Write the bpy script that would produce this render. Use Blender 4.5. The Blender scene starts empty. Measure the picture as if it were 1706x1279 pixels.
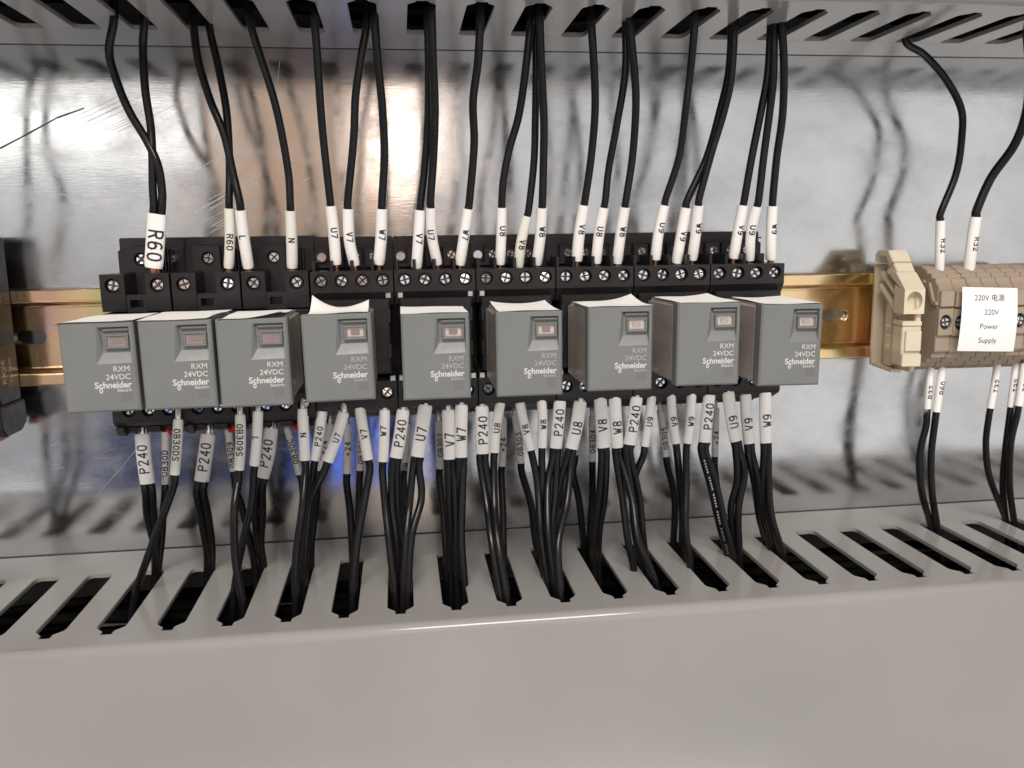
import bpy, math, random
from mathutils import Vector, Matrix
random.seed(7)
S = 0.001                      # everything below is written in millimetres
scene = bpy.context.scene
COL = scene.collection

# ------------------------------------------------------------------ camera
F_PX, CX, CY, CZ = 1405.774, -27.306, -336.27, 32.361
YAW, PITCH, ROLL = 0.12894, 0.16649, -0.01505
fwd = Vector((math.sin(YAW)*math.cos(PITCH), math.cos(YAW)*math.cos(PITCH), -math.sin(PITCH)))
rt0 = Vector((math.cos(YAW), -math.sin(YAW), 0)); up0 = rt0.cross(fwd)
RT = rt0*math.cos(ROLL) + up0*math.sin(ROLL); UP = -rt0*math.sin(ROLL) + up0*math.cos(ROLL)
cam = bpy.data.cameras.new('camera'); camo = bpy.data.objects.new('camera', cam); COL.objects.link(camo)
cam.sensor_fit = 'HORIZONTAL'; cam.sensor_width = 36; cam.lens = F_PX/1706*36
cam.clip_start = 0.005; cam.clip_end = 60
mw = Matrix((RT, UP, -fwd)).transposed().to_4x4(); mw.translation = Vector((CX, CY, CZ))*S
camo.matrix_world = mw; scene.camera = camo
cam.dof.use_dof = True; cam.dof.focus_distance = 0.275; cam.dof.aperture_fstop = 26

# ------------------------------------------------------------------ world, lamps, exposure
w = bpy.data.worlds.new("World"); scene.world = w; w.use_nodes = True
bg = w.node_tree.nodes['Background']; bg.inputs[0].default_value = (.98, .97, .97, 1); bg.inputs[1].default_value = 0.44
scene.view_settings.view_transform = 'Standard'; scene.view_settings.look = 'None'
scene.view_settings.exposure = 0.24; scene.view_settings.gamma = 1

def lamp(name, loc, target, sx, sy, radiance, col, shape='RECTANGLE'):
    l = bpy.data.lights.new(name, 'AREA'); l.shape = shape; l.size = sx*S; l.size_y = sy*S
    a = sx*sy*S*S*(math.pi/4 if shape == 'ELLIPSE' else 1)
    l.energy = radiance*math.pi*a; l.color = col
    o = bpy.data.objects.new(name, l); COL.objects.link(o)
    o.location = Vector(loc)*S
    o.rotation_euler = (Vector(loc)-Vector(target)).to_track_quat('Z', 'Y').to_euler()
    return o
lamp('ceiling_lamp', (-120, -1250, 1150), (0, 0, 0), 1100, 400, 18.5, (1, .935, .87))
lamp('low_front_fill', (60, -900, -950), (0, 0, 60), 1000, 420, 2.4, (1, .95, .90))  # added fill from below, brightens the underside of the upper duct
lamp('right_reflection_glow', (830, -1500, -130), (100, 0, 0), 1750, 1000, 0.34, (1, .975, .95))  # added area light in place of a pale wall reflected at right
lamp('left_reflection_glow', (-720, -1520, 190), (-100, 0, 0), 700, 330, .22, (1, .98, .95))  # added area light, only lifts the plate's reflection at the left
lamp('left_tube_lamp', (-700, -1500, 275), (-100, 0, 0), 520, 130, 1.6, (1, .98, .94))
lamp('left_low_reflection_glow', (-760, -1500, -505), (-100, 0, 0), 420, 50, 1.3, (1, .98, .92))  # added strip light for the pale low left reflection, no known window
lamp('warm_lamp', (-15, -1500, 245), (0, 0, 0), 125, 220, 5.2, (1, .80, .68), 'ELLIPSE')
lamp('warm_reflection_glow', (-230, -1480, 190), (0, 0, 0), 380, 320, 0.34, (1, .66, .44))  # added glow that gives the plate its peach reflection
lamp('blue_reflection_glow', (-118, -1450, -385), (0, 0, 0), 190, 130, 1.7, (.10, .22, 1))  # added blue light for the bright blue reflection, no known screen
lamp('dim_blue_reflection_glow', (-540, -1460, -395), (0, 0, 0), 480, 130, 0.07, (.2, .28, 1))  # added faint blue light, tints the reflection at lower left

# ------------------------------------------------------------------ picture point -> place (a ray met with a plane of the place)
def ray(px, py):
    return fwd + RT*((px-853)/F_PX) - UP*((py-639.5)/F_PX)
def U(px, py, d):
    D = ray(px, py); t = (-d-CY)/D.y
    return Vector((CX+t*D.x, -d, CZ+t*D.z))
def UZ(px, py, Z):
    D = ray(px, py); t = (Z-CZ)/D.z
    return Vector((CX+t*D.x, CY+t*D.y, Z))

# ------------------------------------------------------------------ materials
def mat(name, col, rough=.5, metal=0, **kw):
    m = bpy.data.materials.new(name); m.use_nodes = True
    b = m.node_tree.nodes['Principled BSDF']
    b.inputs['Base Color'].default_value = (*col, 1); b.inputs['Roughness'].default_value = rough
    b.inputs['Metallic'].default_value = metal
    for k, v in kw.items(): b.inputs[k.replace('_', ' ')].default_value = v
    return m
def nd(m, t, **kw):
    n = m.node_tree.nodes.new(t)
    for k, v in kw.items(): setattr(n, k, v)
    return n
def lk(m, a, b): m.node_tree.links.new(a, b)
def noise(m, scale, detail=3, stretch=(1, 1, 1), rough=.5):
    tc = nd(m, 'ShaderNodeTexCoord'); mp = nd(m, 'ShaderNodeMapping'); mp.inputs['Scale'].default_value = stretch
    n = nd(m, 'ShaderNodeTexNoise'); n.inputs['Scale'].default_value = scale; n.inputs['Detail'].default_value = detail
    n.inputs['Roughness'].default_value = rough
    lk(m, tc.outputs['Object'], mp.inputs['Vector']); lk(m, mp.outputs[0], n.inputs['Vector'])
    return n.outputs['Fac']
def ramp(m, fac, stops):
    r = nd(m, 'ShaderNodeValToRGB'); e = r.color_ramp.elements
    while len(e) < len(stops): e.new(.5)
    for i, (p, c) in enumerate(stops):
        e[i].position = p; e[i].color = (*c, 1) if isinstance(c, tuple) else (c, c, c, 1)
    lk(m, fac, r.inputs[0]); return r.outputs[0]
def bump(m, h, strength, dist=.0001):
    b = nd(m, 'ShaderNodeBump'); b.inputs['Strength'].default_value = strength; b.inputs['Distance'].default_value = dist
    lk(m, h, b.inputs['Height']); lk(m, b.outputs[0], m.node_tree.nodes['Principled BSDF'].inputs['Normal'])
    return b
def worn(name, col, rough, var=.12, scale=60, rvar=.1, bstr=.05, bscale=1500, Metallic=0):
    m = mat(name, col, rough, Metallic); B = m.node_tree.nodes['Principled BSDF']
    f = noise(m, scale, 4)
    lo = tuple(c*(1-var) for c in col); hi = tuple(min(1, c*(1+var)) for c in col)
    lk(m, ramp(m, f, [(.3, lo), (.7, hi)]), B.inputs['Base Color'])
    g = noise(m, scale*2.3, 4)
    lk(m, ramp(m, g, [(.3, rough-rvar), (.7, rough+rvar)]), B.inputs['Roughness'])
    if bstr: bump(m, noise(m, bscale, 2), bstr, .00005)
    return m

M = {}
# galvanised plate: bright metal with soft blotches and fine horizontal grain
m = M['galv'] = mat('galvanised_steel', (.62, .62, .63), .2, 1)
B = m.node_tree.nodes['Principled BSDF']
lk(m, ramp(m, noise(m, 22, 6, (1, 1, 1.3), .6), [(.3, (.50, .50, .51)), (.55, (.63, .63, .63)), (.75, (.70, .695, .69))]), B.inputs['Base Color'])
lk(m, ramp(m, noise(m, 35, 8, (1, 1, 1.6), .65), [(.32, .085), (.5, .155), (.68, .27)]), B.inputs['Roughness'])
hx = nd(m, 'ShaderNodeMath', operation='ADD')
gr = nd(m, 'ShaderNodeMath', operation='MULTIPLY'); gr.inputs[1].default_value = .13
lk(m, noise(m, 700, 3, (.25, 1, 2.2), .6), gr.inputs[0])
lf = nd(m, 'ShaderNodeMath', operation='MULTIPLY'); lf.inputs[1].default_value = .55; lk(m, noise(m, 38, 5, (1, 1, .6), .6), lf.inputs[0]); lk(m, lf.outputs[0], hx.inputs[0]); lk(m, gr.outputs[0], hx.inputs[1])
bump(m, hx.outputs[0], .22, .0004)
M['scratch'] = mat('scratched_zinc', (.85, .85, .85), .42, 1)
M['scratch_dark'] = mat('deep_scratch', (.16, .16, .16), .5, 1)
# yellow passivated rail with iridescent patches
m = M['rail'] = mat('yellow_passivated_zinc', (.6, .42, .2), .2, 1); B = m.node_tree.nodes['Principled BSDF']
lk(m, ramp(m, noise(m, 30, 3, (1, .2, .35), .55), [(.27, (.20, .48, .44)), (.36, (.74, .72, .30)), (.47, (.96, .70, .38)), (.60, (.88, .54, .36)), (.76, (.60, .38, .54))]), B.inputs['Base Color'])
lk(m, ramp(m, noise(m, 80, 5), [(.3, .11), (.7, .22)]), B.inputs['Roughness'])
bump(m, noise(m, 120, 3, (1, 1, .3)), .15, .0003)
M['duct'] = worn('grey_pvc', (.28, .268, .254), .16, .05, 14, .015, .03, 900)
M['black'] = worn('black_socket_plastic', (.018, .0155, .0165), .35, .2, 120, .08, .1, 2500)
M['black_deep'] = mat('recess_shade', (.008, .008, .008), .6)  # shade of slots and wells put into the colour
M['cable'] = worn('black_pvc_insulation', (.006, .0055, .006), .27, .2, 90, .07, .06, 900)
M['cable_matt'] = mat('duct_shade_insulation', (.005, .005, .005), .8, Specular_IOR_Level=.1)  # darker and matt, puts the dimness inside the ducts into the colour
for k_ in ('black', 'cable'): M[k_].node_tree.nodes['Principled BSDF'].inputs['Specular IOR Level'].default_value = .30
M['sleeve'] = worn('white_marker_sleeve', (.82, .795, .765), .5, .04, 80, .06, .04, 900)
M['sleeve_y'] = worn('ivory_marker_sleeve', (.72, .70, .62), .5, .05, 80, .06, .04, 900)
M['ink'] = mat('black_print', (.012, .012, .016), .5)
M['cap'] = worn('grey_relay_cap', (.15, .153, .148), .42, .05, 80, .06, .12, 3500)
M['mark'] = mat('pale_print', (.52, .51, .485), .5)
M['mark_dim'] = mat('worn_pale_print', (.33, .325, .315), .5)
M['patch'] = mat('matt_print_patch', (.13, .13, .13), .6)
M['paper'] = worn('white_paper', (.84, .81, .78), .7, .03, 200, .05, .1, 900)
M['paper_back'] = M['paper']
M['chrome'] = mat('bright_screw_steel', (.92, .92, .93), .16, 1)
M['recess'] = mat('screw_recess_shade', (.05, .05, .055), .4, .6)  # shade of the cross recess painted onto the screw steel
M['copper'] = worn('copper_ferrule', (.62, .30, .18), .3, .25, 300, .1, .2, 500, Metallic=1)
M['brass'] = worn('brass_terminal', (.60, .42, .22), .3, .25, 300, .1, .2, 500, Metallic=1)
M['tin'] = worn('tinned_ferrule', (.62, .61, .60), .25, .15, 300, .08, .2, 500, Metallic=1)
M['cream'] = worn('cream_polyamide', (.62, .54, .41), .42, .05, 60, .06, .08, 1500)
M['beige'] = worn('beige_polyamide', (.32, .25, .185), .45, .06, 60, .06, .08, 1500)
M['red'] = mat('red_lever', (.55, .02, .02), .35)
M['coil'] = worn('copper_coil', (.42, .25, .19), .4, .3, 500, .1, .2, 1500)
M['wine'] = mat('wine_red_flag', (.12, .05, .05), .3)
M['wine_dark'] = mat('dark_brown_plastic', (.16, .09, .075), .4)
M['silver'] = mat('silvery_plate', (.85, .85, .84), .22, .8)
M['milky'] = mat('milky_plastic', (.74, .70, .68), .25)
M['inner'] = worn('relay_bobbin', (.40, .33, .29), .5, .2, 100, .1, 0)
# smoky clear relay housing
m = M['clear'] = mat('clear_polycarbonate', (.58, .52, .48), .12)
nt = m.node_tree; out = nt.nodes['Material Output']; B = nt.nodes['Principled BSDF']
tr = nd(m, 'ShaderNodeBsdfTransparent'); tr.inputs[0].default_value = (.80, .74, .70, 1)
mx = nd(m, 'ShaderNodeMixShader'); mx.inputs[0].default_value = .6
lk(m, tr.outputs[0], mx.inputs[1]); lk(m, B.outputs[0], mx.inputs[2]); lk(m, mx.outputs[0], out.inputs[0])
m = M['lens'] = mat('clear_window', (.7, .66, .64), .06)
nt = m.node_tree; out = nt.nodes['Material Output']; B = nt.nodes['Principled BSDF']
tr = nd(m, 'ShaderNodeBsdfTransparent'); tr.inputs[0].default_value = (.95, .9, .88, 1)
mx = nd(m, 'ShaderNodeMixShader'); mx.inputs[0].default_value = .14
lk(m, tr.outputs[0], mx.inputs[1]); lk(m, B.outputs[0], mx.inputs[2]); lk(m, mx.outputs[0], out.inputs[0])

# ------------------------------------------------------------------ mesh helpers
class MB:
    def __init__(s): s.v = []; s.f = []; s.sm = []
    def add(s, vs, fs, smooth=False):
        n = len(s.v); s.v += [tuple(p) for p in vs]
        for f in fs: s.f.append(tuple(i+n for i in f)); s.sm.append(smooth)
        return s
    def box(s, x0, x1, d0, d1, z0, z1, b=0):
        """d is the distance in front of the plate; b bevels the front edges"""
        if b:
            return s.prism_y([(x0, z0), (x1, z0), (x1, z1), (x0, z1)], d0, d1, b)
        y0, y1 = -d1, -d0
        return s.add([(x0,y0,z0),(x1,y0,z0),(x1,y1,z0),(x0,y1,z0),(x0,y0,z1),(x1,y0,z1),(x1,y1,z1),(x0,y1,z1)],
                     [(0,3,2,1),(4,5,6,7),(0,1,5,4),(1,2,6,5),(2,3,7,6),(3,0,4,7)])
    def prism_y(s, poly, d0, d1, b=0):
        """polygon (x,z) counter-clockwise seen from the front, extruded from d0 to d1, with a chamfer b at the front"""
        n = len(poly); cx = sum(p[0] for p in poly)/n; cz = sum(p[1] for p in poly)/n
        def ins(p):
            return (p[0]-math.copysign(min(b, abs(p[0]-cx)), p[0]-cx), p[1]-math.copysign(min(b, abs(p[1]-cz)), p[1]-cz))
        vs = [(x, -d0, z) for x, z in poly]+[(x, -(d1-b), z) for x, z in poly]
        fs = [tuple(reversed(range(n)))]
        fs = [tuple(range(n))[::-1]] + [(i, (i+1) % n, n+(i+1) % n, n+i) for i in range(n)]
        if b:
            vs += [(ins(p)[0], -d1, ins(p)[1]) for p in poly]
            fs += [(n+i, n+(i+1) % n, 2*n+(i+1) % n, 2*n+i) for i in range(n)]
            fs.append(tuple(range(2*n, 3*n)))
        else: fs.append(tuple(range(n, 2*n)))
        return s.add(vs, fs)
    def prism_x(s, poly, x0, x1, b=0):
        """polygon (d,z), extruded along x"""
        n = len(poly)
        vs = [(x0, -d, z) for d, z in poly]+[(x1, -d, z) for d, z in poly]
        return s.add(vs, [tuple(range(n)), tuple(range(2*n-1, n-1, -1))]+[(i, n+i, n+(i+1) % n, (i+1) % n) for i in range(n)])
    def prism_z(s, poly, z0, z1, b=0):
        """polygon (x,d), extruded along z, chamfer b on the z1 side"""
        n = len(poly)
        vs = [(x, -d, z0) for x, d in poly]+[(x, -d, z1) for x, d in poly]
        return s.add(vs, [tuple(range(n)), tuple(range(2*n-1, n-1, -1))]+[(i, n+i, n+(i+1) % n, (i+1) % n) for i in range(n)])
    def cyl_y(s, x, z, d0, d1, r, n=18, r1=None, smooth=True):
        r1 = r if r1 is None else r1
        vs = [(x+r*math.cos(2*math.pi*i/n), -d0, z+r*math.sin(2*math.pi*i/n)) for i in range(n)]
        vs += [(x+r1*math.cos(2*math.pi*i/n), -d1, z+r1*math.sin(2*math.pi*i/n)) for i in range(n)]
        s.add(vs, [(i, (i+1) % n, n+(i+1) % n, n+i) for i in range(n)], smooth)
        return s.add(vs[n:], [tuple(range(n))])
    def holed(s, x0, x1, z0, z1, hx, hz, ax, az, d, depth, n=24, stadium=False):
        """front sheet cell with a round / slotted hole and the wall of that hole"""
        H = []; O = []
        for i in range(n):
            t = 2*math.pi*(i+.5)/n; c, sn = math.cos(t), math.sin(t)
            if stadium:
                L = ax-az; px = (L if c > 0 else -L)+az*c; pz = az*sn
            else: px = ax*c; pz = az*sn
            H.append((hx+px, -d, hz+pz))
            k = min(((x1-hx) if c > 0 else (hx-x0))/max(abs(c), 1e-6), ((z1-hz) if sn > 0 else (hz-z0))/max(abs(sn), 1e-6))
            O.append((hx+c*k, -d, hz+sn*k))
        # put outer points next to the corners exactly on them
        for cx_, cz_ in ((x0,z0),(x1,z0),(x1,z1),(x0,z1)):
            j = min(range(n), key=lambda i: (O[i][0]-cx_)**2+(O[i][2]-cz_)**2); O[j] = (cx_, -d, cz_)
        Bk = [(p[0], -(d-depth), p[2]) for p in H]
        fs = [(i, (i+1) % n, n+(i+1) % n, n+i)[::-1] for i in range(n)]
        s.add(H+O, fs)
        return s.add(H+Bk, [(i, (i+1) % n, n+(i+1) % n, n+i) for i in range(n)], True)
    def tube(s, pts, a, b=None, n=12, caps=True, ref=None):
        """sweep an ellipse (half width a across, b towards the viewer) along pts"""
        b = a if b is None else b; R = []
        ref = ref or Vector((0, -1, 0)); m_ = len(pts)
        for k, p in enumerate(pts):
            T = (pts[min(k+1, m_-1)]-pts[max(k-1, 0)]).normalized()
            Fr = (ref-T*ref.dot(T))
            Fr = Fr.normalized() if Fr.length > .05 else Vector((0, 0, 1))
            Sd = T.cross(Fr)
            aa = a[k] if isinstance(a, list) else a; bb = b[k] if isinstance(b, list) else b
            R += [p+Sd*(aa*math.cos(2*math.pi*i/n))+Fr*(bb*math.sin(2*math.pi*i/n)) for i in range(n)]
        fs = [(k*n+i, k*n+(i+1) % n, (k+1)*n+(i+1) % n, (k+1)*n+i) for k in range(m_-1) for i in range(n)]
        s.add(R, fs, True)
        if caps: s.add(R[:n], [tuple(range(n))[::-1]]); s.add(R[-n:], [tuple(range(n))])
        return s
    def mesh(s, name, m, o=(0, 0, 0)):
        me = bpy.data.meshes.new(name)
        me.from_pydata([((p[0]-o[0])*S, (p[1]-o[1])*S, (p[2]-o[2])*S) for p in s.v], [], s.f)
        me.polygons.foreach_set('use_smooth', s.sm); me.materials.append(m); me.update()
        return me

def bevelled(me, w, seg=2):
    import bmesh
    bm = bmesh.new(); bm.from_mesh(me); bmesh.ops.remove_doubles(bm, verts=bm.verts, dist=1e-7)
    bmesh.ops.recalc_face_normals(bm, faces=bm.faces)
    ed = [e for e in bm.edges if len(e.link_faces) == 2 and e.calc_face_angle(0) > .5]
    bmesh.ops.bevel(bm, geom=ed, offset=w*S, segments=seg, affect='EDGES', clamp_overlap=True)
    bm.to_mesh(me); bm.free(); return me

def obj(name, me, parent=None, loc=None, rot=None):
    o = bpy.data.objects.new(name, me); COL.objects.link(o)
    if parent: o.parent = parent
    if loc: o.location = Vector(loc)*S
    if rot: o.rotation_euler = rot
    return o
def thing(name, label, cat, loc=(0, 0, 0), group=None, rot=None):
    o = bpy.data.objects.new(name, None); COL.objects.link(o); o.location = Vector(loc)*S
    if rot: o.rotation_euler = rot
    o.empty_display_size = .005
    o['label'] = label; o['category'] = cat
    if group: o['group'] = group
    return o
def part(name, mb, m, root, o=None, bev=0):
    """mesh part in world millimetres under a root whose origin is o"""
    me = mb.mesh(name, M[m], o if o is not None else (0, 0, 0))
    if bev: bevelled(me, bev)
    return obj(name, me, root)

# ------------------------------------------------------------------ the plate
pl = MB().box(-520, 620, -3, 0, -260, 280)
plate = obj('cabinet_back_plate', pl.mesh('cabinet_back_plate', M['galv'])); plate['kind'] = 'structure'
def scratches(segs, m, name):
    b = MB()
    for pts, wd in segs:
        P = [U(x, y, .02) for x, y in pts]
        for a, c in zip(P, P[1:]):
            t = (c-a).normalized(); nrm = Vector((-t.z, 0, t.x))*wd/2
            b.add([a-nrm, c-nrm*.7, c+nrm*.7, a+nrm], [(0, 1, 2, 3)])
    o = obj(name, b.mesh(name, M[m]), plate); o['kind'] = 'stuff'
rs = random.Random(3)
dark = [([(0, 247), (40, 226), (95, 196), (140, 180)], .7)]
for k in range(9):
    x = 115+k*10; y = 200+rs.uniform(-4, 9)+k*2; L = rs.uniform(60, 120)
    dark.append(([(x, y), (x+L, y-L*.47)], .12))
scratches(dark, 'scratch_dark', 'scratch_mark')
br = [([(98, 323), (150, 331), (210, 326), (285, 312), (345, 297)], .28), ([(190, 308), (235, 311), (300, 305)], .22)]
for k in range(11):
    x = 312+rs.uniform(0, 55); y = 392-k*6+rs.uniform(-8, 4); L = rs.uniform(35, 85)
    br.append(([(x, y), (x+L, y-L*.55)], rs.uniform(.12, .3)))
br += [([(330, 283), (368, 257)], .25), ([(262, 706), (205, 775), (150, 838)], .15), ([(466, 102), (459, 165)], .15), ([(487, 312), (515, 296)], .25), ([(40, 785), (52, 791)], .3)]
for k in range(40):
    x = rs.uniform(30, 1680); y = rs.choice([rs.uniform(150, 390), rs.uniform(660, 820)]); a = rs.uniform(-.8, .5); L = rs.uniform(6, 26)
    br.append(([(x, y), (x+L, y+L*a)], rs.uniform(.05, .12)))
scratches(br, 'scratch', 'scratch_mark')

# ------------------------------------------------------------------ the wiring ducts
P_, XL, XU, W_ = 18.188, -140.23, -145.04, 8.7
ZL, ZU, DF, DB = -85.87, 104.41, 70.3, 23.6
def finger_mesh(z0, z1, DF):
    h = (P_-W_)/2; H = P_/2-1.65; dn = DF-6.6
    right = [(h+2.6, DB), (h+1.3, DB+.35), (h+.5, DB+1.1), (h+.1, DB+2.2), (h, DB+3.4), (h, dn), (h+.3, dn+1.3), (H-1.0, dn+2.9), (H-.25, dn+3.6), (H, dn+4.4), (H, DF+4)]
    poly = right+[(-x, d) for x, d in reversed(right)]
    me = MB().prism_z([(x, d) for x, d in poly], z0, z1).mesh('finger', M['duct'])
    return bevelled(me, .5, 2)
def duct(name, label, z_in, z_out, x_ph, cover_top_d, sgn, DF):
    root = thing(name, label, 'wiring duct', (30, 0, z_in), 'slotted wiring ducts above and below the relays')
    o = (30, 0, z_in); th = 1.6*sgn
    a, b_ = sorted((z_in, z_in-th)); x0, x1 = -330, 420
    # wall strip against the plate, behind the slots
    part('wall_strip', MB().box(x0, x1, 1.1, DB-.03, a, b_), 'duct', root, o)
    lo, hi = sorted((z_in-th, z_in-sgn*78))
    part('duct_base', MB().box(x0, x1, .05, 1.8, lo, hi), 'duct', root, o)
    z2 = z_in-sgn*78; lo, hi = sorted((z2, z2-th))
    part('outer_wall', MB().box(x0, x1, .05, DF, lo, hi), 'duct', root, o)
    me = finger_mesh(*sorted((0, -th)), DF)
    for i in range(-9, 32):
        x = x_ph+(i+.5)*P_
        if not (-300 < x < 330): continue
        obj('finger', me, root, (x-o[0], 0, 0))
    # cover: a channel with rounded corners that clips over the fingers
    c = cover_top_d; zt = z_in+sgn*.3
    prof = [(DF+1.0, zt-sgn*.6), (DF+1.6, zt+sgn*.5)]
    for k in range(7):
        t = math.pi/2*k/6; prof.append((c-3+3*math.sin(t), zt+sgn*(.5-3+3*math.cos(t))))
    prof += [(c, z2), (c-1.6, z2)]
    for k in range(7):
        t = math.pi/2*(6-k)/6; prof.append((c-3+1.4*math.sin(t), zt+sgn*(.5-3+1.4*math.cos(t))-sgn*0))
    prof += [(DF+1.0, zt-sgn*.9)]
    b = MB().prism_x(prof if sgn < 0 else prof[::-1], x0, x1)
    cv = part('cover', b, 'duct', root, o)
    for p in cv.data.polygons: p.use_smooth = len(p.vertices) == 4 and abs(p.normal.y) > .02 and abs(p.normal.z) > .02
    return root
duct('wiring_duct', 'grey slotted wiring duct below the relays, its plain cover filling the bottom', ZL, None, XL, 87.3, 1, 76.4)
duct('wiring_duct', 'light grey slotted wiring duct along the top edge, seen from below', ZU, None, XU, 80, -1, 67)

# ------------------------------------------------------------------ dark cables lying in the ducts
def bundle(z0, z1, name, label):
    b = MB(); r = random.Random(11)
    for k in range(95):
        d = r.uniform(5, 64); z = r.uniform(z0, z1); ph = r.uniform(0, 6)
        pts = [Vector((x, -(d+4*math.sin(x*.02+ph)), z+3*math.sin(x*.027+ph*2))) for x in range(-320, 421, 20)]
        b.tube(pts, 1.9, n=6, caps=False)
    o = obj(name, b.mesh(name, M['cable_matt'])); o['label'] = label; o['category'] = 'cable bundle'; o['kind'] = 'stuff'
bundle(-155, -104, 'cable_bundle', 'mass of black cables lying inside the lower wiring duct')
bundle(116, 168, 'cable_bundle', 'mass of black cables lying inside the upper wiring duct')

# ------------------------------------------------------------------ boxes added behind the camera to give the plate blurred blue and warm reflections
M['navy'] = worn('dark_blue_paint', (.03, .045, .11), .5, .1, 8, .05, 0)
ec = thing('blue_reflection_box', 'dark blue box added behind the camera for the blurred blue reflection in the plate', 'reflection box', (-400, -1700, -1100))
oc = (-400, -1700, -1100)
part('carcass', MB().box(-760, -60, 1545, 1950, -1100, -345), 'navy', ec, oc, 4)
for x0 in (-755, -406): part('door', MB().box(x0, x0+341, 1525, 1544, -1080, -352), 'navy', ec, oc, 3)
M['box_brown'] = worn('warm_box_brown', (.36, .25, .18), .8, .1, 8, .05, 0)
cb = thing('warm_reflection_box', 'brown box added on the blue one for the warm reflection in the plate', 'crate', (-180, -1700, -343))
part('box_body', MB().box(-420, 55, 1560, 1900, -343, 340), 'box_brown', cb, (-180, -1700, -343), 3)
part('lid', MB().box(-424, 59, 1556, 1904, 341, 362), 'box_brown', cb, (-180, -1700, -343), 3)
part('handle', MB().box(-425, -415, 1505, 1524, -700, -560), 'tin', ec, oc, 2)

# ------------------------------------------------------------------ DIN rail
rail = thing('mounting_rail', 'yellow zinc plated mounting rail running across the plate behind the relays', 'rail', (0, 0, 0))
X0, X1 = -330, 420
def flange(sg):
    A = lambda cd, cz, r_, a0, a1, n=6: [(cd+r_*math.cos(math.radians(a0+(a1-a0)*k/n)), cz+r_*math.sin(math.radians(a0+(a1-a0)*k/n))) for k in range(n+1)]
    pf = [(.95, 10.8)]+[(.95, 13.5), (6.0, 13.5), (6.5, 14.0), (6.5, 17.2)]+A(7.0, 17.1, .5, 180, 0)+A(6.3, 13.7, 1.2, 0, -90)+A(3.6, 10.9, 1.6, 90, 180)
    pf = [(d, z*sg) for d, z in pf]
    return MB().prism_x(pf if sg > 0 else pf[::-1], X0, X1)
part('rail_flange', flange(1), 'rail', rail); part('rail_flange', flange(-1), 'rail', rail)
web = MB(); xs = []; x = -165.2
cells = [(-165.2, 6.0, 2.6), (153.5, 6.0, 2.6)]
for c_, ax, az in cells: web.holed(c_-12, c_+12, -10.8, 10.8, c_, 0, ax, az, 2.0, 1.6, 28, True)
for a_, b_ in ((X0, -177.2), (-153.2, 141.5), (165.5, X1)): web.add([(a_, -2, -10.8), (b_, -2, -10.8), (b_, -2, 10.8), (a_, -2, 10.8)], [(0, 1, 2, 3)])
part('rail_web', web, 'rail', rail)

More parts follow.
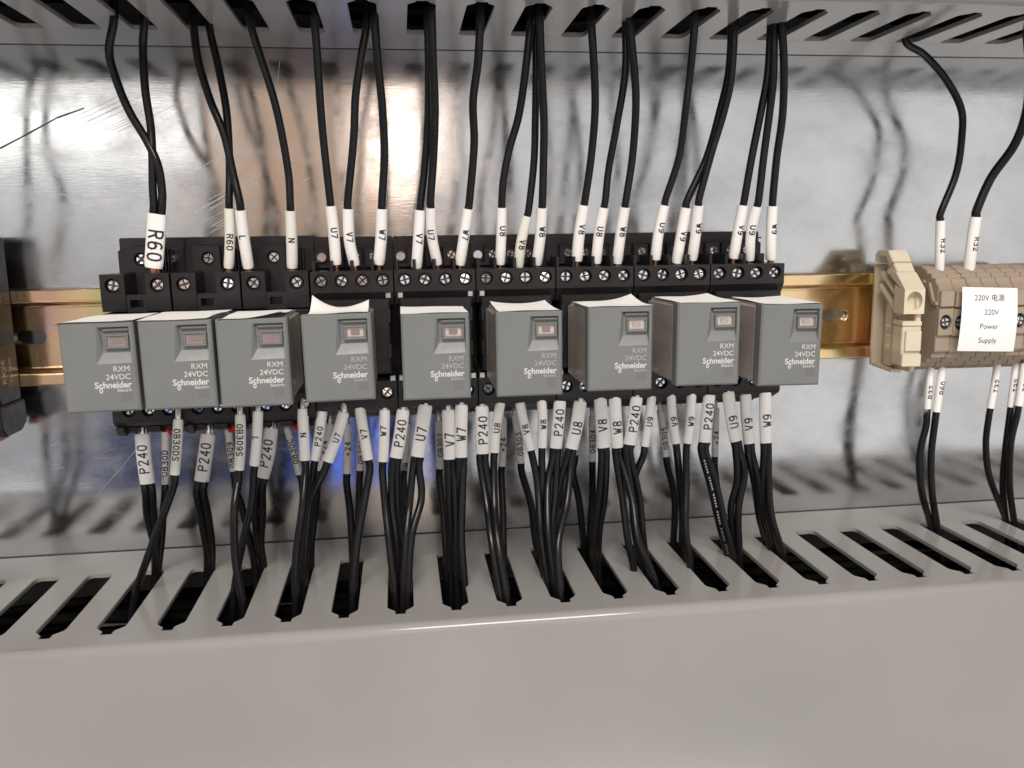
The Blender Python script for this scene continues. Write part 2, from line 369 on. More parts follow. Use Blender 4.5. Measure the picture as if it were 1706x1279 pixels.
# ------------------------------------------------------------------ lettering
SF = {'P': [[(0,0),(0,14),(5,14),(8,12.5),(8.5,10.5),(8,8.3),(5,7),(0,7)]],
 '2': [[(.3,11),(1,13),(3,14),(5.5,14),(7.8,12.7),(8.2,10.5),(7,8),(0,0),(8.5,0)]],
 '4': [[(6.5,0),(6.5,14),(0,4.3),(9,4.3)]],
 '0': [[(4.2,0),(1.2,1.5),(0,5),(0,9),(1.2,12.5),(4.2,14),(7.2,12.5),(8.4,9),(8.4,5),(7.2,1.5),(4.2,0)]],
 'U': [[(0,14),(0,4),(1.2,1.2),(4.2,0),(7.2,1.2),(8.4,4),(8.4,14)]],
 'V': [[(0,14),(4.3,0),(8.6,14)]], 'W': [[(-.5,14),(2,0),(4.3,10),(6.6,0),(9.1,14)]],
 '7': [[(0,14),(8.4,14),(3,0)]],
 '8': [[(4.2,7.5),(1.2,8.8),(.6,11),(1.5,13.2),(4.2,14),(6.9,13.2),(7.8,11),(7.2,8.8),(4.2,7.5),(1,6),(0,3.5),(1.2,1),(4.2,0),(7.2,1),(8.4,3.5),(7.4,6),(4.2,7.5)]],
 '9': [[(1,1),(4,0),(7,2),(8.4,6),(8.4,10),(7,13),(4.2,14),(1.2,13),(0,10),(1,7.2),(4,6),(7,7),(8.4,9.5)]],
 '6': [[(7.4,13),(4.4,14),(1.4,12),(0,8),(0,4),(1.4,1),(4.2,0),(7.2,1),(8.4,4),(7.4,6.8),(4.4,8),(1.4,7),(0,4.5)]],
 'R': [[(0,0),(0,14),(5,14),(8,12.5),(8.3,10.5),(8,8.3),(5,7),(0,7)],[(4.5,7),(8.5,0)]],
 'L': [[(0,14),(0,0),(8,0)]], 'N': [[(0,0),(0,14),(8.4,0),(8.4,14)]],
 'B': [[(0,0),(0,14),(5,14),(7.6,12.7),(7.6,8.8),(5,7.3),(0,7.3)],[(5,7.3),(8.3,5.5),(8.3,1.6),(5,0),(0,0)]],
 '3': [[(.3,12.5),(2,14),(6,14),(8,12),(8,9.5),(5.5,7.6),(3,7.6)],[(5.5,7.6),(8.4,5.5),(8.4,2),(6,0),(2,0),(0,1.8)]],
 'D': [[(0,0),(0,14),(4,14),(7.4,12),(8.4,8.5),(8.4,5.5),(7.4,2),(4,0),(0,0)]],
 'S': [[(8,12.2),(6,14),(2.4,14),(.4,12),(.4,9.5),(2.4,7.8),(6,6.6),(8.3,4.6),(8.3,2),(6,0),(2.2,0),(0,2)]],
 'C': [[(8.4,11.5),(6.8,13.6),(4.2,14),(1.2,12.5),(0,9),(0,5),(1.2,1.5),(4.2,0),(6.8,.4),(8.4,2.5)]],
 'O': [[(4.2,0),(1.2,1.5),(0,5),(0,9),(1.2,12.5),(4.2,14),(7.2,12.5),(8.4,9),(8.4,5),(7.2,1.5),(4.2,0)]],
 '5': [[(8,14),(1,14),(.5,7.8),(4.5,8.6),(7.5,7.4),(8.4,4.5),(7.2,1.2),(4,0),(.3,1.5)]],
 '1': [[(1.5,11),(4.5,14),(4.5,0)],[(1.5,0),(7.5,0)]], '+': [[(4.2,2),(4.2,10)],[(0,6),(8.4,6)]],
 'T': [[(0,14),(8.6,14)],[(4.3,14),(4.3,0)]]}
def strokes(text, h, pitch, wd):
    """quads of a monoline lettering; u runs along the text, v up; centred on 0,0"""
    k = h/14; n = len(text); Q = []
    for i, ch in enumerate(text):
        if ch not in SF: continue
        ox = (i-(n-1)/2)*pitch-4.2*k; oy = -7*k
        for pl_ in SF[ch]:
            P = [(x*k+ox, y*k+oy) for x, y in pl_]
            for a, b in zip(P, P[1:]):
                L = math.hypot(b[0]-a[0], b[1]-a[1])
                if L < 1e-6: continue
                tx, ty = (b[0]-a[0])/L, (b[1]-a[1])/L; e = wd*.35
                m_ = max(1, math.ceil(L/.34))
                for j in range(m_):
                    s0 = -e if j == 0 else L*j/m_; s1 = L+e if j == m_-1 else L*(j+1)/m_
                    Q.append([(a[0]+tx*s0+ty*wd/2*q_, a[1]+ty*s0-tx*wd/2*q_) for q_ in (1,)]+[(a[0]+tx*s1+ty*wd/2, a[1]+ty*s1-tx*wd/2),
                             (a[0]+tx*s1-ty*wd/2, a[1]+ty*s1+tx*wd/2), (a[0]+tx*s0-ty*wd/2, a[1]+ty*s0+tx*wd/2)])
    return Q
_tc = {}
def type_mesh(name, s, size, m, align='RIGHT', off=0, extr=.03, wscale=1):
    """flat lettering facing the viewer, from the built-in font"""
    key = (s, size, m, align, off)
    if key in _tc: return _tc[key]
    c = bpy.data.curves.new('type', 'FONT'); c.body = s; c.size = size; c.align_x = align; c.offset = off; c.extrude = 0
    c.resolution_u = 3
    t = bpy.data.objects.new('type', c); COL.objects.link(t)
    dg = bpy.context.evaluated_depsgraph_get(); dg.update()
    me = bpy.data.meshes.new_from_object(t.evaluated_get(dg)); bpy.data.objects.remove(t)
    me.transform(Matrix(((S*wscale, 0, 0, 0), (0, 0, -S, 0), (0, S, 0, 0), (0, 0, 0, 1))))
    me.materials.clear(); me.materials.append(M[m]); me.name = name; _tc[key] = me
    return me

# ------------------------------------------------------------------ shared small parts
def screw_mesh(r, m='chrome'):
    b = MB().cyl_y(0, 0, -2.2, .1, r, 20, r*.96)
    for q_ in range(4):                                     # four raised quadrants leave a cross recess
        g = .13*r; pts = [(g, g)]
        for k in range(6):
            t = math.asin(g/(r*.86))+(math.pi/2-2*math.asin(g/(r*.86)))*k/5; pts.append((r*.86*math.cos(t), r*.86*math.sin(t)))
        a = q_*math.pi/2; pts = [(x*math.cos(a)-z*math.sin(a), x*math.sin(a)+z*math.cos(a)) for x, z in pts]
        b.prism_y(pts, .05, .75, .3)
    me = b.mesh('screw', M[m]); me.materials.append(M['recess'])
    for p in me.polygons:
        if 20 <= p.index < 21: p.material_index = 1
    return me
SCREW = screw_mesh(2.0); SCREW_S = screw_mesh(1.75)
def screw(parent, x, d, z, me=SCREW, ang=None):
    return obj('screw', me, parent, (x, -d, z), (random.uniform(-.16, .16), random.uniform(0, 1.5) if ang is None else ang, random.uniform(-.16, .16)))

# ------------------------------------------------------------------ relay sockets
def socket4():
    """the parts of a four-pole socket, centred on x=0, as (name, mesh, loc)"""
    w2 = 13.85; out = []
    b = MB()
    b.prism_x([(7.6, 30), (7.6, 34.2), (9.2, 35.2), (22.5, 35.2), (22.5, 31.5), (25, 31.0), (25, -29.5), (21, -31.5), (7.6, -31.5)], -w2, w2)
    out.append(('base', bevelled(b.mesh('base', M['black']), .35)))
    b = MB()                                               # rear terminal housings between the entries
    for x in (-6.2, .2, 6.6): b.box(x-2.9, x+2.9, 25.05, 27.5, 24, 31.2, .4)
    out.append(('rear_terminal_block', b.mesh('rear_terminal_block', M['black'])))
    b = MB()                                               # front tier: front sheet with four round screw wells
    zt, zb = 23.5, 16.4; c4 = [-w2+.15+(2*w2-.3)*(k+.5)/4 for k in range(4)]; hw = (2*w2-.3)/8
    for x in c4: b.holed(x-hw, x+hw, zb, zt, x, 20.3, 2.35, 2.35, 46, 2.2, 24)
    b.prism_x([(25.1, 14.2), (25.1, zt), (43.7, zt), (43.7, zb), (43.7, 14.2)], -w2+.15, w2-.15)
    b.add([(-w2+.15, -46, zt), (w2-.15, -46, zt), (w2-.15, -43.7, zt), (-w2+.15, -43.7, zt)], [(0, 1, 2, 3)])
    b.prism_x([(43.75, zb-.01), (45.98, zb-.01), (43, 12), (38, 11.6), (38, 14.1), (43.75, 14.1)], -w2+.15, w2-.15)
    for sx in (-1, 1): b.add([(sx*(w2-.15), -46, zt), (sx*(w2-.15), -46, zb), (sx*(w2-.15), -43.7, zb), (sx*(w2-.15), -43.7, zt)], [(0, 1, 2, 3)])
    out.append(('upper_terminal_block', b.mesh('upper_terminal_block', M['black'])))
    out.append(('moulded_ledge', MB().box(-w2+3.6, w2-.3, 25.02, 25.7, 32.4, 32.9).mesh('moulded_ledge', M['black'])))
    out.append(('moulded_bar', MB().box(-w2+.4, -w2+7.0, 25.05, 29.5, zt+.9, zt+1.8).mesh('moulded_bar', M['black'])))
    b = MB()
    for x in [-w2+1.2, *[(c4[k]+c4[k+1])/2 for k in range(3)]]:   # upright dividers between the wire entries
        b.box(x-.55, x+.55, 30, 43, zt-.5, zt+3.6, .25)
    out.append(('divider', b.mesh('divider', M['black'])))
    b = MB()                                               # platform that takes the relay, with contact slots
    b.box(-w2+1.6, w2-1.6, 25.1, 47.5, -11.5, 14, .6)
    out.append(('relay_platform', b.mesh('relay_platform', M['black'])))
    for sx in (-1, 1):
        for z in (8.2, -3.5): out.append(('contact_slot', MB().box(sx*11.85-.55, sx*11.85+.55, 30, 47.9, z-2.4, z+2.4, .15).mesh('contact_slot', M['black_deep'])))  # raised dark blocks, their colour stands in for shaded slots
    b = MB(); zt2, zb2 = -14.2, -22.4
    for x in c4: b.holed(x-hw, x+hw, zb2, zt2, x, -18.3, 2.35, 2.35, 46, 2.2, 24)
    b.prism_x([(25.1, -26.6), (25.1, -11.8), (41, -11.8), (45.98, -14.19), (43.7, -14.2), (43.7, zb2), (45.98, zb2-.01), (45.3, -23.6), (39, -26.6)], -w2+.15, w2-.15)
    for sx in (-1, 1): b.add([(sx*(w2-.15), -46, zt2), (sx*(w2-.15), -46, zb2), (sx*(w2-.15), -43.7, zb2), (sx*(w2-.15), -43.7, zt2)], [(0, 1, 2, 3)])
    out.append(('lower_terminal_block', b.mesh('lower_terminal_block', M['black'])))
    b = MB()
    for k, x in enumerate((-9.5, -3.2, 3.4, 9.8)): b.prism_x([(25.05, -29.2), (25.05, -25), (32, -25), (31, -28.4)], x-1.9, x+1.9)
    out.append(('rear_entry', b.mesh('rear_entry', M['black'])))
    return out, c4
def socket2(w2=11.05):
    out = []
    b = MB().prism_x([(7.6, 30), (7.6, 34.8), (9.2, 35.8), (22.5, 35.8), (22.5, 32), (25, 31.4), (25, -30.5), (21, -32.5), (7.6, -32.5)], -w2, w2)
    out.append(('base', bevelled(b.mesh('base', M['black']), .35)))
    b = MB(); 
    b.holed(-7.4, 1.0, 24.2, 32.2, -2.6, 28.4, 2.35, 2.35, 28.2, 2.0); b.box(-7.4, 1.0, 25.05, 26.2, 24.2, 32.2)
    for (x0, x1) in ((-7.4, -7.0),): b.box(x0-.4, x0, 25.05, 28.2, 24.2, 32.2)
    b.box(-7.8, 1.4, 25.05, 28.3, 32.2, 32.7); b.box(1.0, 1.4, 25.05, 28.2, 24.2, 32.2)
    out.append(('rear_terminal_block', b.mesh('rear_terminal_block', M['black'])))
    b = MB(); zt, zb = 24.0, 16.2
    for x in (-7.1, 6.9):
        b.holed(x-3.8, x+3.8, zb, zt, x, 20.3, 2.4, 2.4, 46, 2.2)
        b.prism_x([(25.1, 14.2), (25.1, zt), (43.7, zt), (43.7, zb), (43.7, 14.2)], x-3.8, x+3.8)
        b.add([(x-3.8, -46, zt), (x+3.8, -46, zt), (x+3.8, -43.7, zt), (x-3.8, -43.7, zt)], [(0, 1, 2, 3)])
        for sx in (-3.8, 3.8): b.add([(x+sx, -46, zt), (x+sx, -46, 16.2), (x+sx, -43.7, 16.2), (x+sx, -43.7, zt)], [(0, 1, 2, 3)])
    b.box(-3.3, 3.1, 25.1, 33, 12, zt+.6)
    b.box(-3.3, 3.1, 33.1, 45.2, 11.5, 13.0); b.box(-3.3, 3.1, 43.5, 45.4, 15.6, 17.2)
    b.box(-3.3, -2.2, 43.5, 45.4, 13.01, 15.59); b.box(2.0, 3.1, 43.5, 45.4, 13.01, 15.59)
    b.prism_x([(33.1, 16.19), (45.98, 16.19), (45.6, 11.8), (33.1, 11.4)], -10.9, -3.35); b.prism_x([(33.1, 16.19), (45.98, 16.19), (45.6, 11.8), (33.1, 11.4)], 3.15, 10.7)
    out.append(('upper_terminal_block', b.mesh('upper_terminal_block', M['black'])))
    b = MB().box(-w2+.6, w2-.6, 25.1, 47.5, -11.5, 11.3, .6)
    out.append(('relay_platform', b.mesh('relay_platform', M['black'])))
    for k in range(4): out.append(('moulded_rib', MB().box(4.2+k*1.05, 4.6+k*1.05, 25.02, 28.4, 24.2, 32.6-.4*k).mesh('moulded_rib', M['black'])))
    out.append(('moulded_ledge', MB().box(-7.8, 4.0, 25.02, 25.9, 33.4, 33.9).mesh('moulded_ledge', M['black'])))
    out.append(('side_lug', bevelled(MB().prism_x([(36, -29.0), (36, -26.2), (45, -26.9), (44, -29.8), (40, -31.0)], -10.6, -8.2).mesh('side_lug', M['black']), .3)))
    b = MB(); zt2, zb2 = -17.4, -25.2
    xs = (-5.6, .8, 7.2)
    for x in xs: b.holed(x-3.2, x+3.2, zb2, zt2, x, -21.2, 2.2, 2.2, 46, 2.2)
    b.prism_x([(25.1, -29.4), (25.1, -11.8), (44, -11.8), (45.98, -17.39), (43.7, -17.4), (43.7, zb2), (45.98, zb2-.01), (44, -26.8), (38, -27), (36, -29.4)], -w2+.2, w2-.2)
    b.box(-w2+.2, -8.82, 43.72, 45.9, zb2, zt2); b.box(10.42, w2-.2, 43.72, 45.9, zb2, zt2)
    out.append(('lower_terminal_block', b.mesh('lower_terminal_block', M['black'])))
    b = MB()
    for x in (-7.5, 0, 7): b.prism_x([(25.05, -31.5), (25.05, -28), (40, -28), (39, -30), (34, -31.5)], x-2.2, x+2.2)
    out.append(('rear_entry', b.mesh('rear_entry', M['black'])))
    return out, xs
S4, C4 = socket4(); S2, C2 = socket2()
edges = [-124.2, -101.9, -79.6, -57.4, -29.5, -1.6, 26.2, 54.1, 82.0, 109.8]
slab = ['narrow black relay socket at the left end, big R60 sleeve on top',
 'narrow black relay socket, second from the left, small R60 sleeve on top',
 'narrow black relay socket, third from the left, sleeves L and N on top',
 'black four-screw relay socket directly right of the three narrow ones',
 'black four-screw relay socket, fifth from the left, with upper sleeves V7 U7 W7',
 'black four-screw relay socket, sixth from the left, with upper sleeves U8 V8 W8',
 'black four-screw relay socket, third from the right end',
 'black four-screw relay socket, second from the right end',
 'black four-screw relay socket at the right end of the row']
CLIP = MB().box(-.9, .9, 0, .6, -1.0, 1.0, .2).mesh('contact_tab', M['tin'])
LEVER = bevelled(MB().prism_x([(20, -33.6), (20, -30), (34, -30), (32, -33), (26, -34.4)], -2.6, 2.6).mesh('release_lever', M['red']), .4)
ENTRY = MB().cyl_y(0, 0, 0, 2.0, 1.6, 16).mesh('mounting_hole', M['galv'])
for i in range(9):
    x = (edges[i]+edges[i+1])/2
    t = thing('relay_socket', slab[i], 'relay socket', (x, -7.6, 0), 'black relay sockets in one row on the rail')
    parts, cols = (S2, C2) if i < 3 else (S4, C4)
    o = (0, 7.6, 0)
    for n, me in parts: obj(n, me, t, o)
    if i < 3:
        for xx in (-7.1, 6.9): screw(t, xx, 36.9, 20.3, SCREW)
        screw(t, -2.6, 19.2, 28.4)
        if i == 0: screw(t, 7.2, 19.2, 28.4, SCREW_S)
        for xx in cols: screw(t, xx, 36.8, -21.2, SCREW_S)
        obj('release_lever', LEVER, t, (3.2, 7.6, 0))
    else:
        for xx in cols: screw(t, xx, 36.3, 20.3, SCREW)
        for xx in cols: screw(t, xx, 36.5, -18.3, SCREW)
        for xx in (-6.2, .2, 6.6): screw(t, xx+.3, 19.9, 28.2, SCREW_S)
        if i in (3, 4, 5): obj('mounting_hole', bpy.data.meshes['mounting_hole'], t, (-11.3, -17.4+.4, 28.0))
        if i in (4, 5): obj('contact_tab', CLIP, t, (-11.9, -38.4, 15.2))
        if i in (3, 4): obj('contact_tab', CLIP, t, (11.9, -38.4, 15.2))
        if i in (3, 4, 5, 6):
            obj('contact_tab', CLIP, t, (12.4, -38.4, -13.2)); obj('contact_tab', CLIP, t, (-12.4, -38.4, -13.2))

# ------------------------------------------------------------------ relays
RW, RH = 20.4, 26.0
def relay_parts():
    L = []; w, h = RW/2, RH/2
    # cap: front at d=84, sides back to 79; ring with a stepped recess in its upper right
    b = MB(); c = .55
    O = [(-w, -h), (w, -h), (w, h), (-w, h)]; I = [(x-math.copysign(c, x), z-math.copysign(c, z)) for x, z in O]
    x0, x1, z1, z0 = .3, 8.75, 11.5, 2.2
    Hh = [(x0-1.0, z0-1.0), (x1+.25, z0-1.0), (x1+.25, z1), (x0, z1)]
    Fl = [(x0+.8, z0+1.9), (x1, z0+1.9), (x1, z1-.2), (x0+.8, z1-.2)]
    def at(P, d): return [(x, -d, z) for x, z in P]
    V = at(O, 79)+at(O, 84-c)+at(I, 84)+at(Hh, 84)+at(Fl, 82.6)
    F = [(0, 3, 2, 1)]
    for k in range(4): 
        k2 = (k+1) % 4
        F += [(k, k2, 4+k2, 4+k), (4+k, 4+k2, 8+k2, 8+k), (8+k, 8+k2, 12+k2, 12+k), (12+k, 12+k2, 16+k2, 16+k)]
    F.append((16, 17, 18, 19))
    b.add(V, F)
    me = b.mesh('cap', M['cap']); bevelled(me, .1, 2); L.append(('cap', me))
    b = MB()                                               # raised frame round the window
    wx0, wx1, wz0, wz1 = 2.0, 8.5, 5.2, 9.3
    for a_ in ((wx0, wx1, wz1-.55, wz1), (wx0, wx1, wz0, wz0+.7), (wx0, wx0+.7, wz0+.7, wz1-.55), (wx1-.7, wx1, wz0+.7, wz1-.55)):
        b.box(a_[0], a_[1], 82.55, 83.8, a_[2], a_[3], .2)
    b.box(1.4, 8.9, 82.55, 83.5, 10.1, 11.2, .45)
    L.append(('window_frame', b.mesh('window_frame', M['cap'])))
    L.append(('indicator_backing', MB().box(2.7, 7.8, 82.62, 82.75, 5.9, 8.75).mesh('indicator_backing', M['inner'])))
    L.append(('indicator', bevelled(MB().box(4.0, 6.6, 82.76, 83.2, 6.6, 8.3).mesh('indicator', M['coil']), .2)))
    L.append(('window_glint', MB().box(2.75, 3.1, 82.8, 83.2, 5.95, 8.7).box(3.11, 7.7, 82.8, 83.2, 5.95, 6.25).mesh('window_glint', M['tin'])))  # bright bars added as a glint along the window edge
    L.append(('window', MB().box(2.72, 7.78, 83.25, 83.45, 5.92, 8.73, .08).mesh('window', M['lens'])))
    # clear housing and the works inside
    b = MB(); hw, hh = w-.25, h-.2
    b.box(-hw, hw, 50.2, 78.95, -hh, hh)
    L.append(('housing', bevelled(b.mesh('housing', M['clear']), 1.1, 3)))
    b = MB().box(-7.5, 7.5, 51, 56, -11, 11, .5).box(-8.2, 8.2, 74, 77.8, -11.5, 11.5, .3)
    b.box(-8.4, -7.4, 56, 74, 6, 10.5).box(7.4, 8.4, 56, 74, 6, 10.5).box(-8.4, -7.6, 56, 74, -11, -6).box(7.6, 8.4, 56, 74, -11, -6)
    L.append(('bobbin', b.mesh('bobbin', M['inner'])))
    b = MB().cyl_y(0, -1.5, 56, 74, 7.2, 28)
    for k in range(17): b.cyl_y(0, -1.5, 56.3+k, 56.9+k, 7.5, 28)
    L.append(('coil', b.mesh('coil', M['coil'])))
    L.append(('print_patch', MB().box(5.1, 8.3, 83.9, 84.02, -10.2, -6.9).mesh('print_patch', M['patch'])))
    return L
RP = relay_parts()
relays = [(-113.5, -1.2, -.012), (-92.0, -1.0, -.010), (-70.6, -1.1, -.006), (-46.3, -.3, -.014), (-17.4, -1.1, .0), (11.0, -1.0, .0), (39.4, -1.2, .004), (67.7, -.2, .006), (94.9, -.8, .012)]
rl = ['leftmost grey relay, white paper sticking out past its left edge',
 'second grey relay from the left, pressed between its two neighbours',
 'third grey relay from the left, its brownish clear side showing on the right',
 'fourth grey relay from the left, with a sharp paper corner curled up on top',
 'fifth grey relay from the left, flat paper on top, black gaps on both sides',
 'sixth grey relay from the left, narrow clear strip on its left side',
 'grey relay third from the right, its paper rising to a peak at the back',
 'grey relay second from the right end, with a wide clear side on the left',
 'rightmost grey relay, bare rail emerging on its right']
def paper(i):
    """a paper label lying on top of the housing, with its own curl and overhang"""
    r = random.Random(40+i)
    sp = [dict(x0=-10.4, x1=10.4, d0=58, d1=84.2, lift={(0, 0): -.3}, left=-2.2), dict(x0=-10.3, x1=10.9, d0=55, d1=84.1, lift={}, right=.9),
          dict(x0=-10.2, x1=8.5, d0=57, d1=84.0, lift={(1, 1): 1.6}, left=.9), dict(x0=-8.2, x1=9.2, d0=66, d1=82.2, lift={(0, 0): 4.6, (1, 0): 2.6}),
          dict(x0=-10.2, x1=10.0, d0=60, d1=82.3, lift={(0, 0): .4}), dict(x0=-9.0, x1=9.6, d0=56, d1=82.4, lift={(0, 0): 1.3, (1, 0): 1.2}),
          dict(x0=-10.0, x1=10.3, d0=58, d1=83.4, lift={(1, 0): 2.3}), dict(x0=-9.2, x1=9.9, d0=55, d1=83.4, lift={(1, 0): .9}), dict(x0=-8.8, x1=9.9, d0=55, d1=83.4, lift={(0, 0): .3, (1, 0): .5})][i]
    nx, nd_ = 22, 14; V = []; F = []
    for a in range(nd_+1):
        for c in range(nx+1):
            u, v = c/nx, a/nd_                            # v=0 rear, v=1 front
            x = sp['x0']+(sp['x1']-sp['x0'])*u; d = sp['d0']+(sp['d1']-sp['d0'])*v
            z = RH/2+.22+.08*math.sin(7*u+i)+.05*math.sin(9*v+2*i)+.05*math.sin(3*u+5*v)
            for (cu, cv), hgt in sp['lift'].items():
                q_ = max(0, 1-math.hypot((u-cu)*1.5, (v-cv)*1.1)); z += hgt*q_**2.2
            if 'left' in sp and u < .12: k = (.12-u)/.12; x += sp['left']*k*(.6+.4*v); z -= abs(sp['left'])*.55*k*k
            if 'right' in sp and u > .9: z += sp['right']*((u-.9)/.1)**2*v
            V.append((x, -d, z))
    n = nx+1
    for a in range(nd_):
        for c in range(nx): F.append((a*n+c, a*n+c+1, (a+1)*n+c+1, (a+1)*n+c))
    b = MB(); b.add(V, F, True); b.add([(x, y, z-.09) for x, y, z in V], [f[::-1] for f in F], True)
    return b.mesh('paper_label', M['paper'])
rng = random.Random(5)
IND = {}
for n, me in RP:
    if n in ('indicator_backing', 'indicator'):
        for k, mm in enumerate(('wine', 'tin', 'wine') if n == 'indicator' else ('milky', 'silver', 'wine_dark')):
            IND[(n, k)] = me.copy(); IND[(n, k)].materials[0] = M[mm]
for i, (x, z, roll) in enumerate(relays):
    t = thing('relay', rl[i], 'relay', (x, 0, z), 'grey plug-in relays in one row', (rng.uniform(-.006, .006), roll, 0))
    for n, me in RP:
        o = obj(n, me, t)
        if n in ('indicator_backing', 'indicator'):
            o.data = IND[(n, 2 if i < 3 else 0 if i < 6 else 1)]
    obj('paper_label', paper(i), t)
    worn_ = i in (3, 4, 5, 6)
    mk = 'mark_dim' if worn_ else 'mark'
    obj('lettering', type_mesh('lettering', 'RXM', 2.25, mk, 'RIGHT', .0), t, (8.3, -84.04, -1.3))
    obj('lettering', type_mesh('lettering', '24VDC', 2.25, mk, 'RIGHT', .015), t, (8.3, -84.04, -3.6))
    obj('lettering', type_mesh('lettering', 'Schneider', 2.55, 'mark', 'RIGHT', .07), t, (8.3, -84.04, -6.0))
    obj('lettering', type_mesh('lettering', 'Electric', 1.35, mk, 'RIGHT', .01), t, (8.3, -84.04, -7.2))
    b = MB()                                               # the leaf-shaped drop of the logotype under its first letters
    ring = [(-.2+.52*math.cos(a), -6.75+.72*math.sin(a)) for a in [k*math.pi/8 for k in range(16)]]
    rin = [(-.2+.22*math.cos(a), -6.75+.38*math.sin(a)) for a in [k*math.pi/8 for k in range(16)]]
    b.add([(x_, -84.045, z_) for x_, z_ in ring+rin], [(k, (k+1) % 16, 16+(k+1) % 16, 16+k) for k in range(16)])
    if 'logo' not in bpy.data.meshes: b.mesh('logo', M['mark'])
    obj('logo_mark', bpy.data.meshes['logo'], t)

# ------------------------------------------------------------------ cables with marker sleeves
jr = random.Random(21)
def smooth(P, n=7):
    out = []
    for k in range(len(P)-1):
        p0 = P[max(k-1, 0)]; p1 = P[k]; p2 = P[k+1]; p3 = P[min(k+2, len(P)-1)]
        for j in range(n):
            t = j/n
            out.append(.5*((2*p1)+(p2-p0)*t+(2*p0-5*p1+4*p2-p3)*t*t+(3*p1-p0-3*p2+p3)*t**3))
    out.append(P[-1]); return out
def arc(P):
    L = [0]
    for a, b in zip(P, P[1:]): L.append(L[-1]+(b-a).length)
    return L
def sample(P, L, s):
    s = max(0, min(L[-1]-1e-6, s))
    k = next(i for i in range(len(L)-1) if L[i+1] >= s); u = (s-L[k])/max(L[k+1]-L[k], 1e-9)
    return P[k].lerp(P[k+1], u), (P[k+1]-P[k]).normalized()
def sleeve_text(P, a, b, text, size, up, s_mid, toff, root, o, name='printed_marking'):
    """print wrapped on the round of the sleeve; P runs from the top of the sleeve to its bottom"""
    L = arc(P); pitch = size*1.02; bm_ = MB()
    for qi, quad in enumerate(strokes(text, size, pitch, size*(.165 if size > 2.3 else .19))):
        V = []; lf = .10+.0025*(qi % 7)
        for u, v in quad:
            s = s_mid-u if up else s_mid+u
            p, T = sample(P, L, s)
            Fr = Vector((0, -1, 0)); Fr = (Fr-T*Fr.dot(T)).normalized(); Sd = T.cross(Fr)      # T down, Fr to the viewer
            if Sd.x < 0: Sd = -Sd
            ac = (-v if up else v)+toff*.6
            th = max(-1.45, min(1.45, ac/((a+b)/2)))
            V.append(p+Sd*((a+lf)*math.sin(th))+Fr*((b+lf)*math.cos(th)))
        bm_.add(V, [(0, 1, 2, 3)])
    return part(name, bm_, 'ink', root, o)
